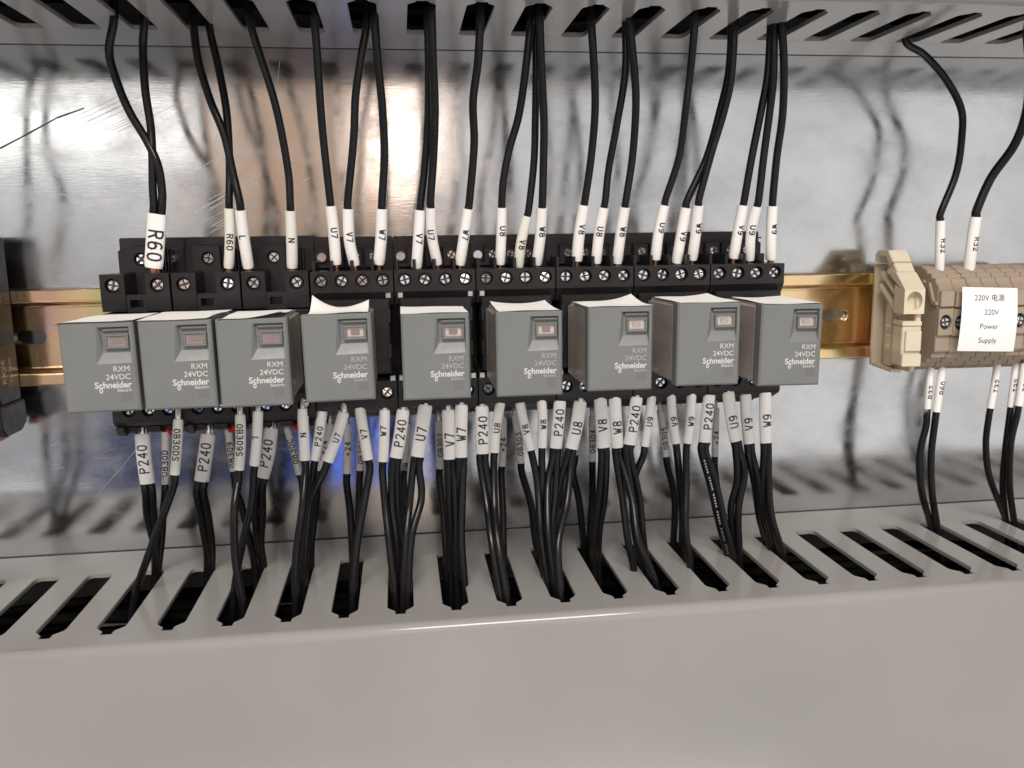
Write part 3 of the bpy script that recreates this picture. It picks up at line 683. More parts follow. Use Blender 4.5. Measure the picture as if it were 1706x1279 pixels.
def cable(kind, text, tag, width, wires, label, d0=None, d1=None, size=None, up=True, toff=0, tmid=.55, fer='copper', group=None, r=1.2, mid=None, ivory=False, sq=1.0, dots=False):
    if r == 1.2: r = 1.32
    """tag: picture points of the sleeve from top to bottom, wires: picture points of each wire"""
    lower = kind == 'low'
    if d0 is None: d0 = 41 if lower else 40
    if d1 is None: d1 = d0+1 if lower else 37.5
    n = len(tag); TP = [U(x, y, d0+(d1-d0)*k/(n-1)) for k, (x, y) in enumerate(tag)]
    k_ = (CY*-1-(d0+d1)/2)/F_PX                               # mm per picture point at the sleeve
    a = width*k_/2; nw = len(wires); b = (1.62 if nw > 1 else min(a, 1.95))*sq
    P = smooth(TP, 6); o = tuple(TP[0] if lower else TP[-1])
    root = thing('wire_pair' if nw > 1 else 'wire', label, 'cable' , o, group)
    m_ = len(P); aa = [a*(.90 if (k == 0 and lower) or (k == m_-1 and not lower) else 1) for k in range(m_)]
    part('marker_sleeve', MB().tube(P, aa, b, 32), 'sleeve_y' if ivory else 'sleeve', root, o)
    Lt = arc(P)[-1]
    if text:
        part_ = sleeve_text(P, a, b, text, size or (2.15 if width > 20 else 1.65), up, Lt*tmid, toff, root, o)
    # ferrule at the terminal end
    if lower: e = TP[0]; q_ = e+Vector((0, 2, 5.5)); fp = [e+(TP[1]-TP[0]).normalized()*1.5, e, q_]
    else: e = TP[-1]; q_ = e+Vector((0, 1.0, -8)); fp = [e-(TP[-1]-TP[-2]).normalized()*1.5, e, q_]
    fr = min(1.25, a*.62)
    fb = MB().tube(fp, fr*1.05, fr*.9, 12); 
    if nw > 1: fb.tube([p+Vector((fr*.9, .5, 0)) for p in fp], fr*.6, fr*.6, 8)
    part('ferrule', fb, fer, root, o)
    for wi, wp in enumerate(wires):
        off = (wi-(nw-1)/2)*min(r*1.9, 2*(a-r-.12))
        if lower:
            end = UZ(*wp[-1], ZL); ed = max(27, min(DF-3, -end.y)); end = Vector((end.x, -ed, ZL))
            st = TP[-1]; y0 = wp[0][1]; y1 = wp[-1][1]
            dn = (TP[-1]-TP[-2]).normalized()
            W = [TP[-1]-dn*3+Vector((off*.7, 0, 0)), TP[-1]+Vector((off, 0, 0)), TP[-1]+dn*4+Vector((off, 0, 0))]
            for x, y in wp[1:-1]:
                t = (y-y0)/max(y1-y0, 1); d = d1+(ed-d1)*(t*t*(3-2*t)) if mid is None else d1+(ed-d1)*t+mid*math.sin(math.pi*t)
                W.append(U(x, y, d))
            W.append(end); dirn = (W[-1]-W[-2]).normalized(); W.append(end+Vector((dirn.x*6, -2, -14))); W.append(end+Vector((dirn.x*9, 0, -34)))
        else:
            st = UZ(*wp[0], ZU); ed = max(27, min(DF-3, -st.y)); st = Vector((st.x, -ed, ZU)); y0 = wp[0][1]; y1 = wp[-1][1]
            W = [st+Vector((0, 0, 34)), st+Vector((0, 0, 14)), st]
            for x, y in wp[1:-1]:
                t = (y-y0)/max(y1-y0, 1); d = ed+(d0-ed)*(t*t*(3-2*t)) if mid is None else ed+(d0-ed)*t+mid*math.sin(math.pi*t)
                W.append(U(x, y, d))
            dn = (TP[1]-TP[0]).normalized(); W += [TP[0]-dn*3+Vector((off, 0, 0)), TP[0]+Vector((off, 0, 0)), TP[0]+dn*3+Vector((off*.7, 0, 0))]
        W = W[:3]+[p+Vector((jr.gauss(0, .14), jr.gauss(0, .3), 0)) for p in W[3:-3]]+W[-3:]
        PS = smooth(W, 7)
        if dots and wi == 0:
            LL = arc(PS); tot = LL[-1]; db = MB()
            for k in range(34):
                p, T = sample(PS, LL, 10+k*1.15)
                Fr = Vector((0, -1, 0)); Fr = (Fr-T*Fr.dot(T)).normalized(); Sd = T.cross(Fr); c = p+Fr*(r*1.05+.05)
                if k % 6 != 5: db.add([c-T*.32-Sd*.3, c+T*.32-Sd*.3, c+T*.32+Sd*.3, c-T*.32+Sd*.3], [(0, 1, 2, 3)])
            part('printed_marking', db, 'mark_dim', root, o)
        part('insulation', MB().tube(PS, r*jr.uniform(.96, 1.04), n=14), 'cable', root, o)
    return root

names = ['first', 'second', 'third', 'fourth', 'fifth', 'sixth', 'seventh', 'eighth', 'ninth']
def sock(x):
    for i in range(9):
        if x < edges[i+1]: return i
    return 8
GU = 'black wires running up from the socket terminals'; GL = 'black wires running down from the relay sockets'
seen = {}
def up_(text, wires, tag, width, note='', **kw):
    i = sock(U(*tag[-1], 38).x)
    n = 'pair of black wires' if len(wires) > 1 else 'black wire'
    lab = f'{n}, sleeve {text}, on top of the {names[i]} socket from the left{note}'
    cable('up', text, tag, width, wires, lab, up=False, group=GU, **kw)
def lo_(text, wires, tag, width, note='', read=None, **kw):
    i = sock(U(*tag[0], 42).x)
    n = 'pair of black wires' if len(wires) > 1 else 'black wire'
    lab = f'{n}, sleeve {text}, below the {names[i]} relay from the left{note}'
    kw.setdefault('fer', 'tin')
    cable('low', text if read is None else read, tag, width, wires, lab, group=GL, **kw)

# ---- upper wires
up_('R60', [[(240,30),(237,80),(243,150),(250,210),(254,260),(255,310),(254,352)], [(190,27),(182,85),(193,135),(215,185),(242,235),(264,275),(270,315),(269,352)]],
    [(262,356),(259,400),(256,446)], 29, size=3.6, toff=.5, tmid=.58, d0=42, d1=41, r=1.35)
up_('R60', [[(348,40),(364,110),(376,180),(380,240),(381,290),(383,344)]], [(382,347),(383,400),(381,446)], 16, size=1.9, toff=.5, tmid=.55, ivory=True, r=1.3)
up_('L', [[(322,36),(331,100),(350,165),(372,225),(388,290),(401,345)]], [(401,350),(407,400),(414,446)], 18, size=1.9, toff=-.3, tmid=.45, d0=41.5, r=1.35)
up_('N', [[(415,27),(431,90),(455,160),(470,220),(480,290),(484,348)]], [(484,351),(486,400),(487,446)], 18, size=1.9, toff=.3, tmid=.5, ivory=True, r=1.25)
up_('U7', [[(523,25),(527,80),(533,170),(540,240),(550,340)]], [(551,343),(556,390),(560,440)], 18, toff=.6, tmid=.45, size=1.95)
up_('V7', [[(612,28),(601,95),(592,160),(590,230),(581,345)]], [(580,348),(582,400),(591,442)], 18, toff=.6, tmid=.48, size=1.95)
up_('W7', [[(624,24),(630,100),(637,180),(641,260),(637,345)]], [(636,348),(635,395),(631,440)], 19, toff=.7, tmid=.45, size=1.95)
up_('V7', [[(712,27),(714,110),(714,200),(708,280),(700,347)]], [(700,350),(697,398),(694,446)], 18, toff=.5, tmid=.48, size=1.95, d1=38)
up_('U7', [[(719,18),(721,100),(724,180),(723,260),(718,343)]], [(718,346),(720,395),(729,440)], 17, toff=-.7, tmid=.45, size=1.95, d0=42)
up_('W7', [[(800,22),(795,100),(790,170),(789,240),(780,345)]], [(780,348),(773,395),(766,441)], 18, toff=.6, tmid=.45, size=1.95)
up_('U8', [[(884,30),(877,110),(865,190),(848,250),(838,300),(836,343)]], [(836,346),(835,395),(833,440)], 17, toff=.6, tmid=.4, size=1.95)
up_('V8', [[(891,34),(893,110),(892,200),(890,270),(881,356)]], [(878,360),(868,405),(864,444)], 17, toff=.5, tmid=.55, size=1.95, ivory=True)
up_('W8', [[(899,25),(903,110),(905,200),(906,270),(903,343)]], [(903,346),(900,395),(894,440)], 18, toff=.6, tmid=.4, size=1.95, d0=42)
up_('V8', [[(985,30),(990,100),(991,180),(984,260),(973,340)]], [(973,342),(965,390),(961,434)], 19, toff=.6, tmid=.42, size=1.95)
up_('U8', [[(1042,36),(1042,120),(1028,210),(1015,280),(1006,344)]], [(1006,346),(998,390),(993,438)], 18, toff=-.5, tmid=.42, size=1.95)
up_('W8', [[(1049,30),(1057,120),(1059,180),(1053,260),(1043,342)]], [(1041,345),(1034,390),(1028,438)], 18, toff=.5, tmid=.42, size=1.95, d0=41.5)
up_('U9', [[(1158,26),(1150,110),(1143,180),(1130,260),(1109,339)]], [(1107,342),(1097,388),(1092,432)], 18, toff=.7, tmid=.4, size=1.95)
up_('V9', [[(1219,44),(1214,120),(1200,180),(1178,260),(1145,342)]], [(1143,346),(1135,390),(1127,438)], 18, toff=.6, tmid=.5, size=1.95)
up_('W9', [[(1224,38),(1218,130),(1206,190),(1187,250),(1165,339)]], [(1164,342),(1159,390),(1153,432)], 18, toff=.6, tmid=.4, size=1.95, d0=42)
up_('V9', [[(1284,42),(1281,120),(1269,180),(1252,260),(1240,339)]], [(1238,342),(1229,388),(1222,430)], 18, toff=.7, tmid=.45, size=1.95)
up_('U9', [[(1290,40),(1288,130),(1282,190),(1272,260),(1262,341)]], [(1261,344),(1251,388),(1249,433)], 17, toff=-.4, tmid=.42, size=1.95, d0=41.5)
up_('W9', [[(1303,38),(1307,110),(1304,190),(1295,260),(1288,340)]], [(1287,343),(1285,390),(1284,432)], 18, toff=.8, tmid=.42, size=1.95)
GT = 'wires on the beige terminal blocks'
cable('up', 'R32', [(1567,367),(1566,405),(1565,450)], 16, [[(1508,66),(1540,90),(1575,130),(1601,180),(1603,230),(1592,290),(1569,364)]], 'black wire with a narrow white sleeve arching from a slot to the left terminal block', up=False, group=GT, d0=30, d1=28, toff=.6, tmid=.5, size=1.95)
cable('up', 'R32', [(1626,361),(1620,400),(1614,450)], 20, [[(1712,48),(1716,110),(1711,180),(1690,240),(1655,295),(1630,358)]], 'thick black wire with a wide white sleeve entering from the top right corner', up=False, group=GT, d0=30, d1=28, toff=.9, tmid=.5, size=1.9, r=1.7)

# ---- lower wires
lo_('P240', [[(239,805),(245,860),(256,905),(264,948)], [(253,805),(256,860),(262,905),(268,945)]], [(237,722),(240,760),(246,805)], 24, d0=36, toff=-.1, tmid=.5, size=2.6)
lo_('OB30D', [[(276,806),(272,860),(269,900),(270,946)]], [(275,717),(276,760),(275,806)], 12, d0=32, size=1.9, tmid=.6)
lo_('OB30DS', [[(290,790),(270,862),(247,925),(226,990)]], [(297,698),(295,745),(291,790)], 16, d0=48, up=False, size=1.85, tmid=.45, toff=.1, mid=2, ivory=True)
lo_('P240', [[(330,802),(334,860),(345,915),(348,946)], [(343,802),(346,860),(354,910),(356,944)]], [(347,722),(342,760),(336,801)], 24, d0=36, size=2.6, tmid=.48)
lo_('OB309', [[(392,798),(402,840),(412,880),(427,940)]], [(380,715),(385,757),(391,798)], 12, d0=30, size=1.9, tmid=.5, toff=.3)
lo_('OB309S', [[(397,782),(391,850),(391,930),(403,1002)]], [(400,690),(401,735),(398,782)], 17, d0=48, up=False, size=1.85, tmid=.45, mid=2, ivory=True)
lo_('L', [[(423,775),(420,840),(402,905),(390,985)]], [(430,684),(428,730),(424,775)], 17, d0=46, up=False, size=1.9, tmid=.5, toff=-.6)
lo_('P240', [[(431,795),(425,850),(428,900),(438,945)], [(443,795),(437,860),(434,905),(440,943)]], [(452,712),(447,755),(437,795)], 23, d0=36, size=2.6, tmid=.5, toff=-.7)
lo_('OB30C', [[(500,790),(504,850),(505,900),(515,940)]], [(478,712),(489,752),(499,790)], 12, d0=30, size=1.9, tmid=.5)
lo_('N', [[(508,766),(504,850),(493,925),(492,992)]], [(504,680),(506,722),(508,766)], 18, d0=45, up=False, size=1.9, tmid=.5, mid=2, note='')
lo_('P240', [[(524,767),(514,850),(508,910),(507,975)]], [(537,684),(532,725),(525,766)], 18, d0=43, size=1.8, tmid=.5, note=', small letters')
lo_('+24', [[(535,783),(526,850),(520,905),(518,945)]], [(549,705),(541,745),(533,783)], 15, d0=32, size=1.8, tmid=.5, toff=-.4, note=', behind')
lo_('U7', [[(545,770),(520,830),(508,885),(501,960)]], [(573,686),(561,728),(546,768)], 19, d0=46, size=1.8, tmid=.5, toff=.2, note=', slanting')
lo_('+24', [[(578,788),(583,850),(586,900),(588,945)]], [(578,705),(579,745),(578,788)], 14, d0=31, size=1.85, tmid=.5, toff=.3, note='')
lo_('OB301', [[(600,785),(597,850),(594,900),(593,945)]], [(603,705),(602,745),(600,783)], 13, d0=31, size=1.8, tmid=.6, toff=.1, note='')
lo_('V7', [[(614,767),(607,840),(595,905),(588,985)]], [(599,678),(605,715),(613,765)], 18, d0=44, size=1.95, tmid=.5, toff=.3)
lo_('W7', [[(639,770),(641,840),(650,905),(657,985)]], [(641,682),(640,725),(638,768)], 18, d0=44, size=1.95, tmid=.4, toff=-.5, note=', small letters')
lo_('P240', [[(655,763),(652,840),(660,900),(664,975)], [(668,763),(662,840),(668,905),(672,965)]], [(672,682),(667,722),(660,762)], 22, d0=44, size=2.5, tmid=.48)
lo_('+24', [[(674,785),(674,850),(673,900),(673,945)]], [(678,705),(675,745),(673,783)], 12, d0=30, read='', note=', half hidden')
lo_('U7', [[(690,762),(681,840),(676,900),(672,985)], [(703,762),(701,830),(686,895),(680,985)]], [(709,674),(703,715),(696,760)], 24, d0=45, size=2.7, tmid=.55, toff=-.1, note=', large letters')
lo_('OB302', [[(735,782),(738,850),(742,900),(744,945)]], [(731,700),(732,740),(732,780)], 14, d0=30, size=1.8, tmid=.5, toff=.6, note='')
lo_('V7', [[(744,765),(750,850),(753,905),(752,955)], [(757,765),(760,850),(761,905),(762,965)]], [(747,682),(748,722),(750,764)], 23, d0=44, size=2.7, tmid=.6, toff=.2, note=', large letters')
lo_('W7', [[(763,762),(765,850),(768,905),(769,955)], [(775,762),(769,840),(770,905),(774,975)]], [(769,674),(768,715),(768,761)], 22, d0=45, size=2.7, tmid=.55, toff=.1, note=', large letters')
lo_('P240', [[(799,757),(811,840),(819,905),(833,990)], [(810,757),(821,845),(828,905),(842,980)]], [(803,676),(803,715),(804,755)], 23, d0=44, size=2.6, tmid=.5, toff=.3)
lo_('U8', [[(824,755),(824,840),(829,905),(845,995)]], [(834,670),(827,710),(824,753)], 17, d0=44, size=1.95, tmid=.5, toff=.1, note=', small letters')
lo_('+24', [[(836,778),(838,850),(838,900),(840,940)]], [(838,695),(838,735),(836,776)], 13, d0=31, size=1.85, tmid=.55, toff=-.2)
lo_('OB303', [[(870,774),(883,840),(892,890),(897,930)]], [(858,690),(864,730),(868,771)], 13, d0=31, size=1.8, tmid=.6, toff=0)
lo_('V8', [[(885,750),(896,810),(902,890),(912,970)]], [(866,670),(873,705),(884,749)], 17, d0=44, size=1.95, tmid=.55, toff=.1, note=', small letters')
lo_('W8', [[(903,746),(903,800),(902,880),(906,960)]], [(902,666),(904,700),(903,745)], 17, d0=44, size=1.95, tmid=.5, toff=.1, note=', small letters')
lo_('P240', [[(918,747),(912,810),(913,890),(925,975)], [(930,747),(925,820),(920,895),(930,965)]], [(933,667),(930,705),(926,746)], 22, d0=44, size=2.5, tmid=.45, toff=.1)
lo_('U8', [[(946,749),(930,820),(920,900),(923,955)], [(958,749),(944,835),(930,905),(936,990)]], [(967,668),(961,708),(952,747)], 23, d0=45, size=2.6, tmid=.55, toff=0, note=', large letters')
lo_('+24', [[(958,770),(964,830),(968,870),(973,912)]], [(964,705),(961,740),(957,770)], 12, d0=30, read='', note=', half hidden')
lo_('OB304', [[(988,770),(987,830),(984,870),(981,908)]], [(987,693),(987,730),(987,768)], 13, d0=30, size=1.8, tmid=.55, toff=-.2, note='')
lo_('V8', [[(1000,747),(998,820),(990,880),(990,935)], [(1010,747),(1008,830),(999,885),(997,930)]], [(1000,661),(1002,700),(1005,745)], 23, d0=44, size=2.6, tmid=.55, toff=.1, note=', large letters')
lo_('W8', [[(1023,747),(1036,830),(1046,895),(1056,950)], [(1036,747),(1052,830),(1064,900),(1090,965)]], [(1024,659),(1026,700),(1029,745)], 22, d0=44, size=2.6, tmid=.6, toff=.2, note=', large letters')
lo_('P240', [[(1045,742),(1052,820),(1058,880),(1066,935)], [(1055,742),(1066,830),(1070,885),(1076,935)]], [(1061,661),(1055,700),(1049,740)], 22, d0=45, size=2.5, tmid=.45, toff=.1)
lo_('U9', [[(1073,744),(1058,800),(1058,860),(1064,920)]], [(1086,659),(1081,700),(1074,743)], 16, d0=44, size=1.95, tmid=.5, toff=0, note=', small letters')
lo_('OB305', [[(1112,762),(1123,820),(1124,860),(1122,903)]], [(1100,683),(1105,722),(1110,760)], 13, d0=31, size=1.8, tmid=.6, toff=.1)
lo_('V9', [[(1126,738),(1133,800),(1136,860),(1136,912)]], [(1118,655),(1120,690),(1126,738)], 16, d0=44, size=1.95, tmid=.55, toff=.1, note=', small letters')
lo_('W9', [[(1145,740),(1144,810),(1142,880),(1150,945)]], [(1152,655),(1150,695),(1145,738)], 17, d0=44, size=1.95, tmid=.55, toff=0, note=', small letters')
lo_('P240', [[(1168,738),(1184,810),(1197,870),(1212,925)], [(1179,738),(1194,810),(1207,870),(1222,930)]], [(1182,657),(1178,695),(1174,736)], 22, dots=True, d0=44, size=2.5, tmid=.45, toff=.2)
lo_('+24', [[(1190,762),(1196,820),(1200,860),(1204,900)]], [(1193,680),(1192,720),(1191,760)], 12, d0=31, size=1.85, tmid=.6, toff=.1)
lo_('U9', [[(1222,736),(1228,800),(1217,850),(1224,922)], [(1233,735),(1240,790),(1230,850),(1232,925)]], [(1213,652),(1218,692),(1226,734)], 22, d0=45, size=2.6, tmid=.6, toff=.2, note=', large letters')
lo_('V9', [[(1243,738),(1257,805),(1266,860),(1276,905)], [(1254,738),(1264,805),(1272,860),(1284,915)]], [(1242,656),(1244,696),(1248,738)], 21, d0=43, size=2.6, tmid=.6, toff=.1, note=', large letters')
lo_('W9', [[(1271,738),(1271,805),(1276,860),(1290,915)], [(1281,738),(1280,805),(1286,860),(1304,925)]], [(1275,653),(1275,694),(1276,737)], 22, d0=44, size=2.6, tmid=.55, toff=.3, note=', large letters')
cable('low', 'R32', [(1551,612),(1547,652),(1544,693)], 12, [[(1543,695),(1532,760),(1536,820),(1552,880)]], 'leftmost black wire below the terminal blocks, left of the R60 sleeve', group=GT, d0=27, size=1.85, toff=.5, tmid=.5)
cable('low', 'R60', [(1570,612),(1565,650),(1560,686)], 14, [[(1560,687),(1552,760),(1553,820),(1562,882)]], 'black wire with sleeve R60 hanging below the left terminal block', group=GT, d0=29, size=1.85, toff=.5, tmid=.45, r=1.4)
cable('low', 'T32', [(1662,605),(1657,640),(1650,680)], 13, [[(1649,681),(1643,740),(1648,795),(1664,862)]], 'black wire with sleeve T32 bowing to the left below the white paper label', group=GT, d0=27, size=1.85, toff=.3, tmid=.5)
cable('low', 'T32', [(1693,605),(1689,640),(1684,678)], 13, [[(1682,680),(1675,750),(1672,810),(1672,866)]], 'black wire with sleeve T32 second from the right edge of the picture', group=GT, d0=28, size=1.85, toff=.2, tmid=.5)
cable('low', 'T32', [(1708,605),(1703,640),(1697,676)], 15, [[(1695,678),(1683,740),(1682,810),(1690,872)]], 'black wire cut by the right edge of the picture, its sleeve plain white', group=GT, d0=31, size=1.85, toff=.6, tmid=.5, r=1.3)

# ------------------------------------------------------------------ end clamp on the rail
cl = thing('end_clamp', 'cream plastic end clamp with a round hole beside the beige terminal blocks', 'end clamp', (169.5, -8, 0), rot=(0, 0, math.radians(-9)))
def cpart(name, b, bev=.25, m='cream'): 
    me = b.mesh(name, M[m]); bevelled(me, bev, 2) if bev else None; return obj(name, me, cl)
cpart('side_plate', MB().prism_x([(0, -20.5), (0, 20.5), (4, 22.5), (18, 22.5), (30.5, 13), (31.5, 4), (31.5, -15), (28, -19.5), (6, -20.5)], 1.4, 3.4), .3)
cpart('rim', MB().prism_x([(0, -20.5), (0, 20.5), (2.6, 21.5), (2.6, -20.5)], -2.8, 1.35), .3)
cpart('hook', MB().prism_x([(3, 22.6), (3, 25.2), (5, 27.0), (15.5, 27.0), (20.5, 22.6), (17.5, 20.6), (13.5, 24.6), (6.0, 24.6), (5.4, 22.0), (4.2, 22.0)], -3.8, 3.4), .3)
b = MB().prism_x([(14, 19.0), (20.5, 22.3), (24.5, 18.8), (22.0, 17.0), (16, 17.6)], -3.6, 3.3)
cpart('step', b, .25)
# front block with the round screw hole
b = MB()
b.holed(-4.0, 3.6, 3.4, 12.6, -.1, 8.4, 2.9, 3.5, 33.2, 3.2, 28)
me = b.mesh('screw_block', M['cream']); obj('screw_block', me, cl)
b = MB().prism_x([(20, 19.4), (24.6, 18.6), (33.19, 12.6), (33.19, 12.61), (30.0, 12.61), (20, 17)], -4.0, 3.6)
b.prism_x([(24, 3.4), (24, 14), (29.9, 12.62), (33.2, 12.6), (30.0, 12.59), (30.0, 3.4)], -4.0, 3.6)
b.add([(x, -d, z) for x in (-4.0,) for d, z in ((33.2, 3.4), (33.2, 12.6), (30, 12.6), (30, 3.4))], [(0, 1, 2, 3)])
b.add([(x, -d, z) for x in (3.6,) for d, z in ((33.2, 3.4), (33.2, 12.6), (30, 12.6), (30, 3.4))], [(3, 2, 1, 0)])
b.add([(-4, -33.2, 3.4), (3.6, -33.2, 3.4), (3.6, -30, 3.4), (-4, -30, 3.4)], [(0, 1, 2, 3)])
cpart('sloping_top', b, 0)
b = MB(); 
for k in range(2): b.prism_x([(6+k*0, 17.8-k*5.2), (7.5, 18.9-k*5.2), (27, 8.6-k*5.2), (26, 7.2-k*5.2)], -3.0-.4*k, 1.35)
cpart('slanting_rib', b, .25)
cpart('centre_web', MB().prism_x([(10, -19), (10, 4), (13.5, 7), (15.5, 4), (15.5, -19)], -1.0, 1.35), .2)
b = MB().prism_x([(24, -1.2), (24, .6), (32.6, .6), (32.6, -1.2)], -3.9, 3.4)
cpart('ledge', b, .2)
b = MB().prism_x([(24, -16.6), (24, -1.25), (32.2, -1.25), (32.2, -16.6)], -3.7, 3.4)
cpart('lower_block', b, .3)
b = MB().prism_x([(32.25, -10.8), (32.25, -3.0), (33.1, -3.0), (33.1, -10.8)], -2.6, 3.3).prism_x([(32.25, -16.6), (32.25, -11.6), (33.6, -11.9), (33.6, -16.6)], -3.7, 3.4)
cpart('front_pad', b, .2)
b = MB()
for z in (-2.5, -6.5, -10.5): b.cyl_y(-2.4, z, 15.5, 17.2, .55, 10)
b.box(-2.6, 1.3, 3, 22, -20.6, -19.4); cpart('foot', b, 0)

# ------------------------------------------------------------------ terminal blocks
TB0, TBW = 175.4, 6.2
def block_profile(): 
    return [(2, -18), (2, 18), (12, 20.6), (26, 20.6), (30, 19.0), (30.2, 17.9), (33.0, 17.9), (33.4, 16.2), (35.6, 16.2), (36.2, 14.4), (38, 13.2),
            (38, -11.6), (36.4, -12.6), (36.0, -14.4), (33.8, -14.6), (33.4, -16.4), (30.6, -16.6), (30.0, -18.4), (26, -20.4), (12, -20.4)]
tb_l = ['first beige terminal block from the cream clamp, plain sided', 'second beige terminal block, its screw window showing left of the paper label',
 'third beige terminal block, under the left part of the white paper label', 'fourth beige terminal block, under the middle of the white paper label',
 'fifth beige terminal block, under the right part of the white paper label', 'sixth beige terminal block, its screw window showing right of the paper label',
 'seventh beige terminal block, at the right edge of the picture']
wmesh = {}
rr = random.Random(2)
BLK = bevelled(MB().prism_x(block_profile(), .06, TBW-.06).mesh('body', M['beige']), .22, 2)
b = MB(); b.holed(.1, TBW-.1, -4.6, 4.2, TBW/2, -.3, 2.45, 2.9, 39.2, 1.15, 24)
for x0, x1 in ((.1, .12), (TBW-.12, TBW-.1)): b.box(x0, x1, 38.0, 39.2, -4.6, 4.2)
b.box(.1, TBW-.1, 38.02, 39.2, 4.2, 4.9).box(.1, TBW-.1, 38.02, 39.2, -5.3, -4.6)
WIN = b.mesh('screw_window', M['beige'])
WELL = MB().box(.5, TBW-.5, 38.03, 38.08, -3.4, 2.8).mesh('screw_well', M['black_deep'])  # dark sheet standing in for the shade in the well
TOPB = bevelled(MB().box(.3, TBW-.3, 38.02, 39.6, 5.6, 11.6).mesh('marker_slot', M['beige']), .25)
SCR_T = screw_mesh(1.9)
for k in range(9):
    x = TB0+k*TBW
    t = thing('terminal_block', tb_l[k] if k < 7 else ('beige terminal block beyond the right edge of the picture' if k == 7 else 'last beige terminal block beyond the right edge of the picture'), 'terminal block', (x, -2, rr.uniform(-.25, .1)), 'beige terminal blocks side by side on the rail')
    o = (0, 2, 0)
    obj('body', BLK, t, o); obj('screw_window', WIN, t, o); obj('screw_well', WELL, t, o); obj('marker_slot', TOPB, t, o)
    obj('screw', SCR_T, t, (TBW/2, -36.3, -.3), (0, rr.uniform(0, 1.5), 0))
# J-shaped latch on the side of the first block
t0 = [o for o in bpy.data.objects if o.name == 'terminal_block'][0]
b = MB().prism_x([(28, 13.5), (29, 15.6), (31, 14.4), (33.5, 14.6), (36.5, 8.0), (38.6, 7.2), (38.6, 6.2), (35.6, 6.4), (32.6, 12.2), (30.6, 12.4)], -1.2, -.02)
o_ = obj('latch', bevelled(b.mesh('latch', M['beige']), .15), t0, (0, 2, 0))

# ------------------------------------------------------------------ the paper label across the blocks
lab = thing('paper_label', 'white paper label reading 220V Power Supply stuck across the beige terminal blocks', 'label', (191.5, -40.2, 1))
ctl = [U(1606,478,42.5), U(1699,480,42.5), U(1692,586,42.5), U(1597,585,42.5)]     # its corners
def lp(u, v):                                            # u 0..1 left to right, v 0..1 top to bottom
    a = ctl[0].lerp(ctl[1], u); c = ctl[3].lerp(ctl[2], u); p = a.lerp(c, v)
    bend = 1.1*math.sin(math.pi*v)-.9*math.sin(2*math.pi*v)*.5+.35*math.sin(2.5*u+1)
    return Vector((p.x+.25*math.sin(math.pi*2*v), p.y+1.1-bend*.8, p.z))
n1, n2 = 16, 24; V = [lp(i/n1, j/n2) for j in range(n2+1) for i in range(n1+1)]
F = [(j*(n1+1)+i, (j+1)*(n1+1)+i, (j+1)*(n1+1)+i+1, j*(n1+1)+i+1) for j in range(n2) for i in range(n1)]
b = MB(); b.add(V, F, True); b.add([p+Vector((0, .12, 0)) for p in V], [f[::-1] for f in F], True)
lo3 = (191.5, -40.2, 1)
part('sheet', b, 'paper', lab, lo3)
for s_, v_, sz, uo in (('220V 电源', .19, 2.9, .49), ('220V', .41, 2.9, .53), ('Power', .63, 2.9, .50), ('Supply', .85, 2.9, .50)):
    me = type_mesh('line', s_, sz, 'ink', 'CENTER', 0).copy(); me.name = 'printed_line'
    wd = (ctl[1]-ctl[0]).length; ht = (ctl[3]-ctl[0]).length
    for vv in me.vertices:
        x_, z_ = vv.co.x/S, vv.co.z/S
        p = lp(uo+x_/wd, v_-z_/ht+.012)-Vector((0, .06, 0))-Vector(lo3)
        vv.co = p*S
    obj('printed_line', me, lab)

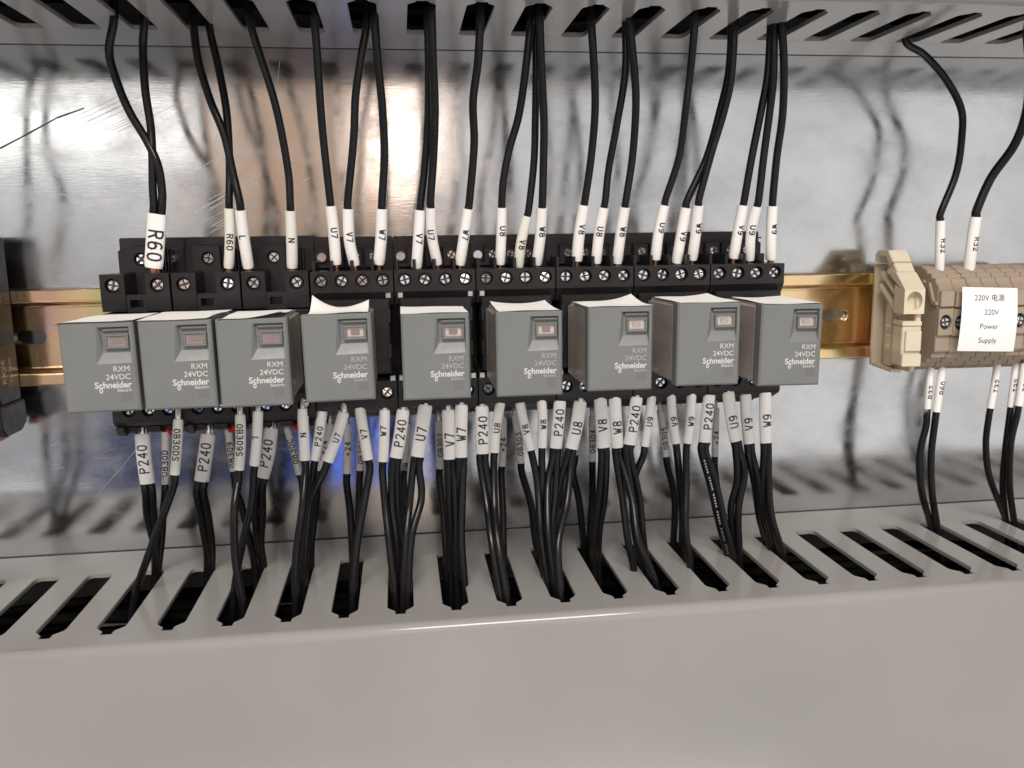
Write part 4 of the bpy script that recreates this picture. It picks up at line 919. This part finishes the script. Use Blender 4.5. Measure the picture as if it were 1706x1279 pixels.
# ------------------------------------------------------------------ neighbour relay socket cut by the left edge
t = thing('contactor', 'black device cut by the left edge of the picture, white print on its side', 'relay socket', (-180, -7.6, 0))
lo3 = (-180, -7.6, 0); xr = -168.0
b = MB().prism_x([(7.6, 36), (9, 37), (20, 37), (21.5, 35), (21.5, 20), (25, 18), (25, -18), (23, -22), (7.6, -22)], xr-26, xr)
part('body', b, 'black', t, lo3, .4)
b = MB().prism_x([(7.6, -30.5), (7.6, -22.1), (27, -22.1), (27, -30), (24, -33), (12, -33)], xr-26, xr+1.2)
part('lower_terminal_block', b, 'black', t, lo3, .4)
part('release_lever', MB().prism_x([(12, -35.5), (12, -33.1), (24, -33.1), (23, -35.4)], xr-7, xr-3.5), 'red', t, lo3, .3)
part('seam', MB().box(xr+.01, xr+.12, 7.7, 24.8, -1.2, -.9), 'black', t, lo3)
def side_text(s_, size, d, z):
    me = type_mesh('side_'+s_, s_, size, 'mark', 'LEFT', 0).copy(); me.name = 'lettering'
    me.transform(Matrix(((0, 0, 0, 0), (0, 0, -1, 0), (1, 0, 0, 0), (0, 0, 0, 1))))    # runs upwards on the side face
    me.transform(Matrix.Translation(Vector((xr+.05+180, -d+7.6, z))*S)); obj('lettering', me, t)
side_text('RXZE', 3.6, 18, -15); side_text('7A 250V', 2.6, 13, -15); side_text('12A', 3.2, 22.5, -12)
side_text('11 14 12 8', 2.6, 15, 14); side_text('A1 A2', 2.6, 21, 14)

# ------------------------------------------------------------------ wires of the neighbour, beyond the left edge; the plate reflects them
GN = 'wires of the neighbouring device, reflected in the plate'
for k, (x0, x1) in enumerate(((-95, -135), (-55, -62))):
    cable('up', '', [(x1, 372), (x1-2, 415), (x1-3, 455)], 18, [[(x0, 30), (x0-22, 110), (x0-30, 200), (x1+4, 290), (x1, 370)]],
          ('black wire beyond the left edge, reflected as a bent streak near the left side', 'black wire just beyond the left edge, above the cut-off black device')[k], up=False, group=GN, d0=40)
for k, (x0, x1) in enumerate(((-60, -70), (-32, -52), (-100, -60))):
    cable('low', '', [(x0, 745), (x0-1, 780), (x0-2, 818)], 18, [[(x0-2, 820), (x0+4, 880), ((x0+x1)/2, 940), (x1, 1000)]],
          ('black wire beyond the left edge, reflected low in the plate', 'black wire nearest the left edge, below the cut-off black device', 'farthest black wire beyond the left edge, below the cut-off black device')[k], group=GN, d0=42)
